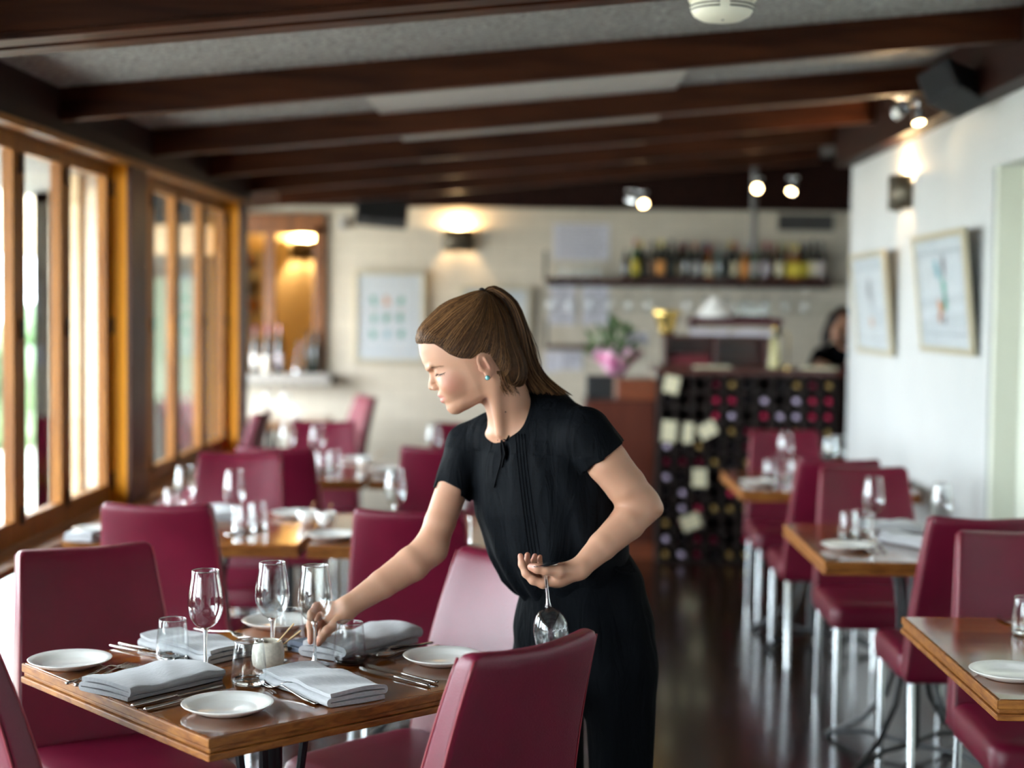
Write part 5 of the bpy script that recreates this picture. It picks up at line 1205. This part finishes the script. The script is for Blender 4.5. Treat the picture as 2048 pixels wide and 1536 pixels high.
# folds
def folds(X, Y, Z):
    l = (X-1.0*atY(1075, 930, 3.58).x)*TL[0]+(Y-3.58)*TL[1]; lx = l-.26*(atY(1075, 930, 3.58).z-Z)*TL[0]
    dn = np.clip((atY(1075, 960, 3.58).z-Z)/.22, 0, 1)
    return (.0022+.0045*dn**2)*np.sin(lx*95+2.2*np.sin(Z*9+lx*12))*.8+.003*dn*np.sin(lx*41+Z*14+1)
sl, X, Y, Z = C._sub(C.lo, C.lo+C.h*C.n, 0); C.f = C.f+folds(X, Y, Z).astype(np.float32)*(Z < atY(1075, 900, 3.58).z)
# neckline and keyhole
C.ell(Q(1007, 815, 3.50), (.052, .120, .066), np.array([[.985, 0, .17], [0, 1, 0], [-.17, 0, .985]]), k=.004, op='s'); C.cone(Q(1010, 810, 3.55), Q(1025, 760, 3.55), .048, .052, k=.006, op='s'); C.ell(Q(1014, 905, 3.47), (.0065, .05, .030), k=.003, op='s')
V, Fc = C.mesh(); blouse = own(np_mesh('blouse', V, Fc, MT['blouse'], None, 1)); del C
D = Vol(Q(1015, 1960, 3.6)-[.06, .22, -.02], Q(1310, 1090, 3.6)+[.08, .22, .02], .005)
hp = [(1148, 1120, .130, .095), (1163, 1180, .150, .105), (1168, 1245, .165, .118), (1170, 1320, .168, .125)]
for i in range(3):
    a, b_ = hp[i], hp[i+1]; D.ecap(Q(a[0], a[1], 3.60), Q(b_[0], b_[1], 3.60), a[2:], b_[2:], np.array([.9, -.43, 0]), k=.03)
KL, KR = Q(1236, 1330, 3.545), Q(1100, 1330, 3.655)
D.chain([KL, Q(1240, 1560, 3.54), Q(1238, 1920, 3.55)], [.088, .072, .070], k=.03); D.chain([KR, Q(1112, 1560, 3.66), Q(1120, 1900, 3.67)], [.086, .070, .068], k=.03)
sl, X, Y, Z = D._sub(D.lo, D.lo+D.h*D.n, 0); D.f = D.f+(.004*np.sin(X*60+Z*6+2*np.sin(Z*7))*np.clip((1.1-Z)/.3, 0, 1)).astype(np.float32)
zf = .035
D.f = np.maximum(D.f, (zf-Z).astype(np.float32)+0*D.f)
V, Fc = D.mesh(); trous = own(np_mesh('trousers', V, Fc, MT['trouser'], None, 1)); del D
for (k_, rz_) in ((Q(1238, 1955, 3.53), 0), (Q(1120, 1930, 3.65), 0)):
    g = G().ball((k_[0]-.05, k_[1], .035), (.125, .042, .036), 16); o = own(g.obj('shoe', MT['black'], None, smooth=True))
# surface picking for trim that lies on the cloth
from mathutils.bvhtree import BVHTree
def bvh_of(o):
    me = o.data; return BVHTree.FromPolygons([v.co for v in me.vertices], [tuple(p.vertices) for p in me.polygons])
bb_ = bvh_of(blouse)
def on_blouse(px, py, off=.002):
    d = Vector(ray(px, py)).normalized(); o_ = Vector((0, 0, CAM_H)); h_ = bb_.ray_cast(o_, d)
    return (h_[0]-d*off) if h_[0] is not None else atY(px, py, 3.48)
g = G()
for x0, x1, y1 in ((1031, 1060, 1120), (1037, 1068, 1130), (1043, 1076, 1135), (1049, 1084, 1135)):
    g.tube([on_blouse(x0+(x1-x0)*(t/14)**1.3, 868+(y1-868)*t/14, .0005) for t in range(15)], .0016, 6)
own(g.obj('pleat', MT['blouse'], None, smooth=True))
nl = [(961, 815), (965, 838), (974, 858), (988, 870), (1002, 876), (1017, 871), (1031, 858), (1040, 840), (1046, 820)]
g = G().tube([on_blouse(x+(2 if x > 1003 else -2), y+2, .001) for x, y in nl[3:6]], .0020, 8); own(g.obj('neck_binding', MT['trim_black'], None, smooth=True))
g = G()
for pts in (((1003, 876), (997, 868), (990, 872), (996, 880), (1003, 877)), ((1003, 877), (1010, 869), (1018, 872), (1012, 881), (1003, 877)), ((1003, 877), (1001, 895), (1003, 915), (1000, 930), (994, 950), (988, 975)), ((1003, 877), (1007, 893), (1010, 908), (1006, 922), (1003, 935))):
    g.tube([on_blouse(x, y, .004) for x, y in pts], .0019, 8)
own(g.obj('neck_tie', MT['trim_black'], None, smooth=True))
g = G().tube([on_blouse(x, y, .0015) for x, y in ((1062, 838), (1085, 836), (1110, 834), (1140, 838))], .0006, 6).tube([on_blouse(x, y, .0008) for x, y in ((1150, 905), (1148, 880), (1155, 858), (1170, 842), (1195, 832))], .0008, 6); own(g.obj('seam', MT['trim_black'], None, smooth=True))
o = own(G().ball(tuple(Q(1011, 824, 3.5)), .0, 6).obj('tmp', None)); bpy.data.objects.remove(o)
body = [c for c in wt.children if c.name.startswith('body')][0]; bbo = bvh_of(body)
def on_body(px, py, off=.0):
    d = Vector(ray(px, py)).normalized(); h_ = bbo.ray_cast(Vector((0, 0, CAM_H)), d); return (h_[0]-d*off) if h_[0] is not None else atY(px, py, 3.5)
own(G().ball(tuple(on_body(1011, 824)), .0019, 8).obj('mole', pm('mole_brown', (.08, .03, .02), .6), None, smooth=True))
# waist tie of the trousers
bt = bvh_of(trous)
g = G().tube([Q(1215, 1128, 3.50), Q(1240, 1140, 3.485), Q(1262, 1150, 3.50)], [.008, .012, .006], 10, flat=.5).tube([Q(1235, 1138, 3.485), Q(1262, 1128, 3.49), Q(1270, 1142, 3.50), Q(1240, 1142, 3.48)], .005, 8, flat=.5)
own(g.obj('waist_bow', MT['trouser'], None, smooth=True))
# ---- hair
MT['hair'] = None
m_, nt, b = new_mat('light_brown_hair'); b.inputs['Roughness'].default_value = .42; b.inputs['Specular IOR Level'].default_value = .22
ge = nt.nodes.new('ShaderNodeNewGeometry'); rp = nt.nodes.new('ShaderNodeValToRGB'); rp.color_ramp.elements[0].color = (.032, .013, .005, 1); rp.color_ramp.elements[1].color = (.25, .125, .048, 1)
e_ = rp.color_ramp.elements.new(.6); e_.color = (.085, .038, .014, 1); nt.links.new(ge.outputs['Random Per Island'], rp.inputs[0]); nt.links.new(rp.outputs[0], b.inputs['Base Color']); MT['hair'] = m_
MT['hair_cap'] = pm('brown_hair_base', (.050, .022, .009), .6, noise=.4, nscale=60, bump=.5, bscale=150, spec=.15)
Hh = Vol(L(.01, 0, .05)-.17, L(.01, 0, .05)+.17, .0026)
HC, HRad = np.array([.008, 0, .072]), np.array([.1090, .0810, .0985])
def hairf(X, Y, Z):
    px, py, pz = X-HE[0], Y-HE[1], Z-HE[2]; f = px*HF[0]+pz*HF[2]+0*py; s_ = -py+0*px+0*pz; u = px*HU[0]+pz*HU[2]+0*py
    q = np.sqrt(((f-HC[0])/HRad[0])**2+(s_/HRad[1])**2+((u-HC[2])/HRad[2])**2); d = (q-1)*.082
    bun = np.sqrt((f+.052)**2+s_**2*.6+(u-.128)**2)-.030; k = .03; hh = np.maximum(k-np.abs(d-bun), 0)/k; d = np.minimum(d, bun)-hh*hh*k*.25
    nape = np.sqrt(((f+.050)/.043)**2+(s_/.066)**2+((u+.014)/.062)**2)*.048-.048; hh = np.maximum(k-np.abs(d-nape), 0)/k; d = np.minimum(d, nape)-hh*hh*k*.25
    fore = np.sqrt(((f-.074)/.0375)**2+(s_/.058)**2+((u-.108)/.034)**2)*.045-.045; hh = np.maximum(k-np.abs(d-fore), 0)/k; d = np.minimum(d, fore)-hh*hh*k*.25
    ed = [(.14, .1085), (.100, .104), (.0787, .094), (.0574, .0574), (.038, .0360), (.015, .023), (-.008, .028), (-.018, .022), (-.020, -.005), (-.024, -.040), (-.045, -.078), (-.075, -.095), (-.14, -.095), (-.14, .2), (.14, .2)]
    e = poly_sdf(ed, f, u); k = .016; hh = np.maximum(k-np.abs(d-e), 0)/k; return np.maximum(d, e)+hh*hh*k*.25
Hh.put(L(.01, 0, .05)-.16, L(.01, 0, .05)+.16, hairf, k=.002, pad=0)
V, Fc = Hh.mesh(); cap = own(np_mesh('hair', V, Fc, MT['hair_cap'], None, 2)); bh = bvh_of(cap); del Hh
def strands(name, paths, r0, r1, mat):
    v, f = [], []
    for P_ in paths:
        n = len(P_); b0 = len(v)
        for i in range(n):
            t = (P_[min(i+1, n-1)]-P_[max(i-1, 0)]); t = t/(np.linalg.norm(t)+1e-9); a = np.cross(t, [0.1, 1, .2]); a /= np.linalg.norm(a)+1e-9; c_ = np.cross(t, a); r = r0+(r1-r0)*i/(n-1)
            for k in range(3): an = 2*math.pi*k/3; v.append(tuple(P_[i]+a*math.cos(an)*r+c_*math.sin(an)*r))
        for i in range(n-1):
            for k in range(3): f.append((b0+i*3+k, b0+i*3+(k+1) % 3, b0+i*3+3+(k+1) % 3, b0+i*3+3+k))
    return own(mesh_obj(name, v, f, mat, None, smooth=True))
rnd = random.Random(5); TIE = np.array([-.0690, 0, .150]); paths = []
edge = [(.1150, .113), (.100, .108), (.0787, .100), (.068, .08), (.0574, .0620), (.038, .0420), (.015, .030), (-.008, .033), (-.026, .022), (-.03, -.01), (-.03, -.05), (-.045, -.08)]
def cap_pt(f, s_, u, off):
    c0 = L(-.01, 0, .07); p = L(f, s_, u); d = Vector(p-c0)
    if d.length < 1e-5: return p
    d.normalize(); h_ = bh.ray_cast(Vector(c0)+d*.35, -d)
    return np.array(h_[0]+d*off) if h_[0] is not None else p
for q in range(1900):
    sd = 1 if rnd.random() < .8 else -1; t = rnd.random()*(len(edge)-1); i = int(t); a = np.array(edge[i])*(1-t+i)+np.array(edge[min(i+1, len(edge)-1)])*(t-i)
    if rnd.random() < .35: a = np.array([.1150, .113]); s0 = rnd.uniform(-.065, .065); a = a-np.array([abs(s0)*.30, abs(s0)*.12])
    else: s0 = sd*.078
    if rnd.random() < .28: q_ = rnd.random(); a = np.array([-.045-.05*q_, -.075+.06*q_*q_]); s0 = rnd.uniform(-.05, .05)*(1-.2*q_)
    jit = rnd.uniform(0, .35); P_ = []; nn = 15; wv = rnd.uniform(-.008, .008); off = rnd.uniform(.0002, .0022)
    for k in range(nn):
        e = jit*jit*1.5-.012+(1.012-jit*jit*1.5)*k/(nn-1); cf, cu = a[0]*.22+(TIE[0]-.012)*.78, a[1]+.34*(TIE[2]-a[1]); f = (1-e)**2*a[0]+2*e*(1-e)*cf+e*e*TIE[0]; u = (1-e)**2*a[1]+2*e*(1-e)*cu+e*e*TIE[2]; arch = math.sin(math.pi*e)
        s_ = s0*max(0, min(1, 1-e))**.55; P_.append(cap_pt(f+wv*arch, s_+.002*arch, u+.006*arch, off))
    paths.append(P_)
strands('hair_strand', paths, .0009, .0007, MT['hair'])
# ponytail
inner = [(968, 596), (984, 590), (1003, 612), (1015, 655), (1014, 705), (1012, 748), (1012, 788)]
outer = [(962, 585), (990, 572), (1034, 604), (1060, 668), (1074, 718), (1098, 756), (1146, 792)]
def cr(P_, t):
    n = len(P_)-1; t = min(max(t, 0), .9999)*n; i = int(t); f = t-i; g_ = lambda j: np.array(P_[min(max(j, 0), n)], float); p0, p1, p2, p3 = g_(i-1), g_(i), g_(i+1), g_(i+2)
    return .5*((2*p1)+(-p0+p2)*f+(2*p0-5*p1+4*p2-p3)*f*f+(-p0+3*p1-3*p2+p3)*f**3)
paths = []
for q in range(950):
    w = rnd.random(); v_ = rnd.uniform(-1, 1); L_ = rnd.uniform(.86, 1.0); w1 = min(1, max(0, w+rnd.uniform(-.12, .12))); P_ = []
    for k in range(18):
        t = L_*k/17; ww = w+(w1-w)*t; p = cr(inner, t)*(1-ww)+cr(outer, t)*ww; dep = .010+.026*min(1, t*2.2); yy = 3.535+v_*dep*math.sqrt(max(0, 1-(2*ww-1)**2*.75))+.02*t
        P_.append(Q(p[0]+1.2*math.sin(9*t+q), p[1], yy))
    paths.append(P_)
for q in range(26):   # loose wisps behind the ear
    x0 = rnd.uniform(992, 1022); paths.append([Q(x0+(rnd.uniform(1004, 1036)-x0)*(k/9)**1.5 if False else x0+(14+q % 9)*(k/9)**1.6, 742+rnd.uniform(40, 52)*(k/9), 3.455+.02*k/9) for k in range(10)])
for q in range(14):   # flyaways
    x = rnd.uniform(1055, 1085); paths.append([Q(1035+(x-1035)*(k/9)+rnd.uniform(-1, 1)+12*math.sin(k/9*3), 620+(755-620)*k/9, 3.53) for k in range(10)])
strands('ponytail', paths, .0011, .0005, MT['hair'])
g = G()
for k in range(16):
    t = k/15; c_ = cr(inner, t*.93)*.5+cr(outer, t*.93)*.5
    if k == 0: pc = []
    pc.append(Q(c_[0], c_[1], 3.535+.02*t))
own(G().tube(pc, [.009, .011]+[.010+.014*min(1, k/6) for k in range(12)]+[.016, .009], 12, flat=.8).obj('ponytail_core', MT['hair_cap'], None, smooth=True))
_tc = Q(969, 590, 3.53)
own(G().tube([tuple(_tc+np.array([-.54, 0, .84])*.0125*math.cos(a)+np.array([0, 1., 0])*.0135*math.sin(a)) for a in [2*math.pi*k/24 for k in range(25)]], [.0062+.0012*math.sin(k*2.1) for k in range(25)], 10).obj('hair_tie', MT['black'], None, smooth=True))
paths = []
for k in range(70):
    sd = -1; t = rnd.random(); f = .117-.001*t-.020*t*t; s0 = (.014+.034*t)*sd; u = .0530-.007*t+.003*math.sin(t*2.6)+rnd.uniform(-.0015, .0015); c0 = L(.05, s0*.9, u); h_ = bbo.ray_cast(Vector(L(.16, s0, u)), Vector(-HF))
    if h_[0] is None: continue
    p = np.array(h_[0])+HF*.0006; paths.append([p, p-HF*.003*(.5+t)+HS*.003*sd+HU*.001+HF*.001, p-HF*.006*(.4+t)+HS*.006*sd+HU*.0006+HF*.0012])
strands('eyebrow', paths, .0005, .0003, pm('brow_brown', (.17, .08, .04), .6))
paths = []
for k in range(44):
    sd = 1 if k % 2 else -1; t = rnd.random(); s0 = (.021+.024*t)*sd; h_ = bbo.ray_cast(Vector(L(.16, s0, .0292)), Vector(-HF))
    if h_[0] is None: continue
    p = np.array(h_[0])+HF*.0004; d = HF*.8+HS*sd*(.2+.9*t)-HU*.55; paths.append([p, p+d*.003, p+d*.0055+HU*.0012])
strands('eyelash', paths, .00055, .0002, MT['black'])
g = G().tube([tuple(on_body(x, y, .0004)) for x, y in ((872.5, 748.6), (876, 749.6), (880, 749.4), (885, 747.8), (891, 745.0))], [.0006, .0011, .0012, .0010, .0004], 6)
for x, y, dx, dy in ((873, 749, -5, 4), (875.5, 749.6, -4.5, 5), (878.5, 749.8, -3.5, 5.2), (881.5, 749.2, -2, 5), (884.5, 748, -.5, 4.6), (887.5, 746.8, 1.5, 3.8)):
    p0 = np.array(on_body(x, y, .0004)); p2 = np.array(Q(x+dx, y+dy, atY(x, y, 3.5).y)); p2 = p0+(Q(x+dx, y+dy, p0[1])-p0); p2[1] -= .002; g.tube([tuple(p0), tuple(p0*.45+p2*.55+[0, -.001, -.0006]), tuple(p2)], [.0005, .0004, .0001], 5)
own(g.obj('lash_line', MT['black'], None, smooth=True))
paths = []
for k in range(70):
    t = rnd.random(); x = 857+28*t; y = 738-10*t+5*t*t+rnd.uniform(-2.6, 2.6)*(1-.5*t); p0 = np.array(on_body(x, y, .0004)); p1 = np.array(on_body(x+4.5, y-1.6+1.4*t, .0006)); paths.append([p0, (p0+p1)/2, p1])
strands('eyebrow', paths, .00042, .0002, pm('brow_light_brown', (.30, .15, .085), .6))
for sd in (1,):
    e0 = L(-.002, .0835*sd, -.0225); own(G().ball(tuple(e0), .0052, 16).obj('earring', pm('turquoise_stone', (.16, .50, .52), .15, coat=.8), None, smooth=True))
    own(G().lathe([(.0048, -.0012), (.0060, 0), (.0048, .0012)], 20, M=Matrix.Translation(Vector(e0)) @ Matrix.Rotation(math.pi/2, 4, 'X')).obj('earring_bezel', MT['chrome'], None, smooth=True))
# glass held upside down in her left hand
pf, pb = Q(1089, 1127, 3.338), Q(1097.5, 1216, 3.338); ax_ = Vector(pb-pf).normalized()
q_ = Vector((0, 0, 1)).rotation_difference(ax_)
hg = place(wg, USED, tuple(pf), 0, 'upturned clear wine glass held by its foot in the waitress\'s left hand', 'wine glasses in the waitress\'s hands'); hg.rotation_mode = 'QUATERNION'; hg.rotation_quaternion = q_
g = G(); pts = []
for k in range(60):
    a = math.radians(-62+k*.95); z = .140+.0018*math.sin(k*.9)+.0009*math.sin(k*.37)+(.006 if k in (3, 4, 24, 25, 26) else 0); r = .0392; pts.append((r*math.sin(a)*.995, -r*math.cos(a)*.995, z))
o = G().tube(pts, .00035, 5).obj('etched_script', pm('etched_white', (.75, .75, .75), .6), hg)
# ------------------------------------------------------------------ person behind the bar
pr = thing('person', 'dark haired bartender in black bending over the bar at the wall corner', 'person', (atY(1680, 700, 10.3).x, 10.3, 0))
def own2(o): o.parent = pr; o.matrix_parent_inverse = Matrix.Translation(pr.location).inverted(); return o
YB = 10.22
E_ = Vol(Q(1590, 780, YB)-[0, .55, 0], Q(1800, 590, YB)+[.05, .25, .03], .007); E_.ax
B2 = Vol(np.array(Q(1590, 900, YB))-[.02, .62, .3], np.array(Q(1800, 590, YB))+[.05, .28, .03], .008)
hc = Q(1682, 655, YB-.14)
B2.ell(hc, (.078, .095, .112), k=.02); B2.ell(hc+[-.035, -.07, -.045], (.04, .045, .055), k=.03); B2.ell(hc+[-.05, -.10, -.02], (.013, .02, .016), k=.01)
for dx in (-.035, .035): B2.ell(hc+[dx-.03, -.092, .012], (.012, .010, .008), k=.006, op='s')
B2.cone(hc+[.02, .03, -.05], Q(1700, 705, YB), .052, .055, k=.03)
B2.ecap(Q(1700, 715, YB), Q(1712, 900, YB+.03), (.17, .09), (.13, .09), np.array([1, -.25, 0]), k=.04)
s1, e1, w1 = Q(1642, 712, YB-.02), Q(1622, 760, YB-.12), Q(1640, 727, 9.80); s2, e2, w2_ = Q(1752, 712, YB), Q(1770, 770, YB-.15), Q(1700, 727, 9.80)
for s_, e__, w_ in ((s1, e1, w1), (s2, e2, w2_)): B2.chain([s_, e__, w_], [.048, .040, .026], k=.02)
for w_ in (w1, w2_):
    B2.ell(w_+[0, -.04, -.006], (.034, .045, .018), k=.015)
    for q in range(4): B2.chain([w_+[-.027+.018*q, -.07, -.004], w_+[-.027+.018*q, -.105, -.006], w_+[-.025+.018*q, -.13+.006*abs(q-1.5), -.014]], [.010, .009, .008], k=.006)
    B2.chain([w_+[.03, -.03, 0], w_+[.045, -.06, -.004], w_+[.04, -.085, -.01]], [.012, .010, .009], k=.008)
V, Fc = B2.mesh(); own2(np_mesh('body', V, Fc, MT['skin'], None, 1))
B3 = Vol(np.array(Q(1590, 960, YB))-[.02, .4, .3], np.array(Q(1800, 680, YB))+[.05, .28, .03], .009)
B3.ecap(Q(1698, 712, YB), Q(1712, 940, YB+.03), (.19, .11), (.155, .11), np.array([1, -.25, 0]), k=.04)
for s_, e__, w_ in ((s1, e1, w1), (s2, e2, w2_)): B3.chain([s_, e__, e__+(w_-e__)*.55], [.062, .054, .046], k=.03)
V, Fc = B3.mesh(); own2(np_mesh('black_top', V, Fc, MT['trouser'], None, 1))
g = G().tube([Q(1690, 1010, YB+.03), Q(1690, 1125, YB+.03)], [.10, .07], 14).tube([Q(1725, 1010, YB+.03), Q(1725, 1125, YB+.03)], [.10, .07], 14).tube([Q(1708, 920, YB+.03), Q(1708, 1015, YB+.03)], [.15, .17], 16, flat=.7)
own2(g.obj('trousers', MT['trouser'], None, smooth=True))
B4 = Vol(hc-.25, hc+.25, .007)
B4.ell(hc+[.02, .03, .025], (.10, .105, .115), k=.02); B4.chain([hc+[-.045, -.02, .05], hc+[-.095, -.03, -.05], hc+[-.115, -.02, -.13]], [.05, .038, .018], k=.03); B4.chain([hc+[.08, 0, .03], hc+[.10, 0, -.08], hc+[.11, 0, -.15]], [.05, .045, .02], k=.03)
B4.ell(hc+[-.035, -.125, -.035], (.055, .07, .085), k=.01, op='s')
V, Fc = B4.mesh(); own2(np_mesh('hair', V, Fc, pm('dark_brown_hair', (.012, .006, .005), .45, bump=.4, bscale=80), None, 1))
del E_
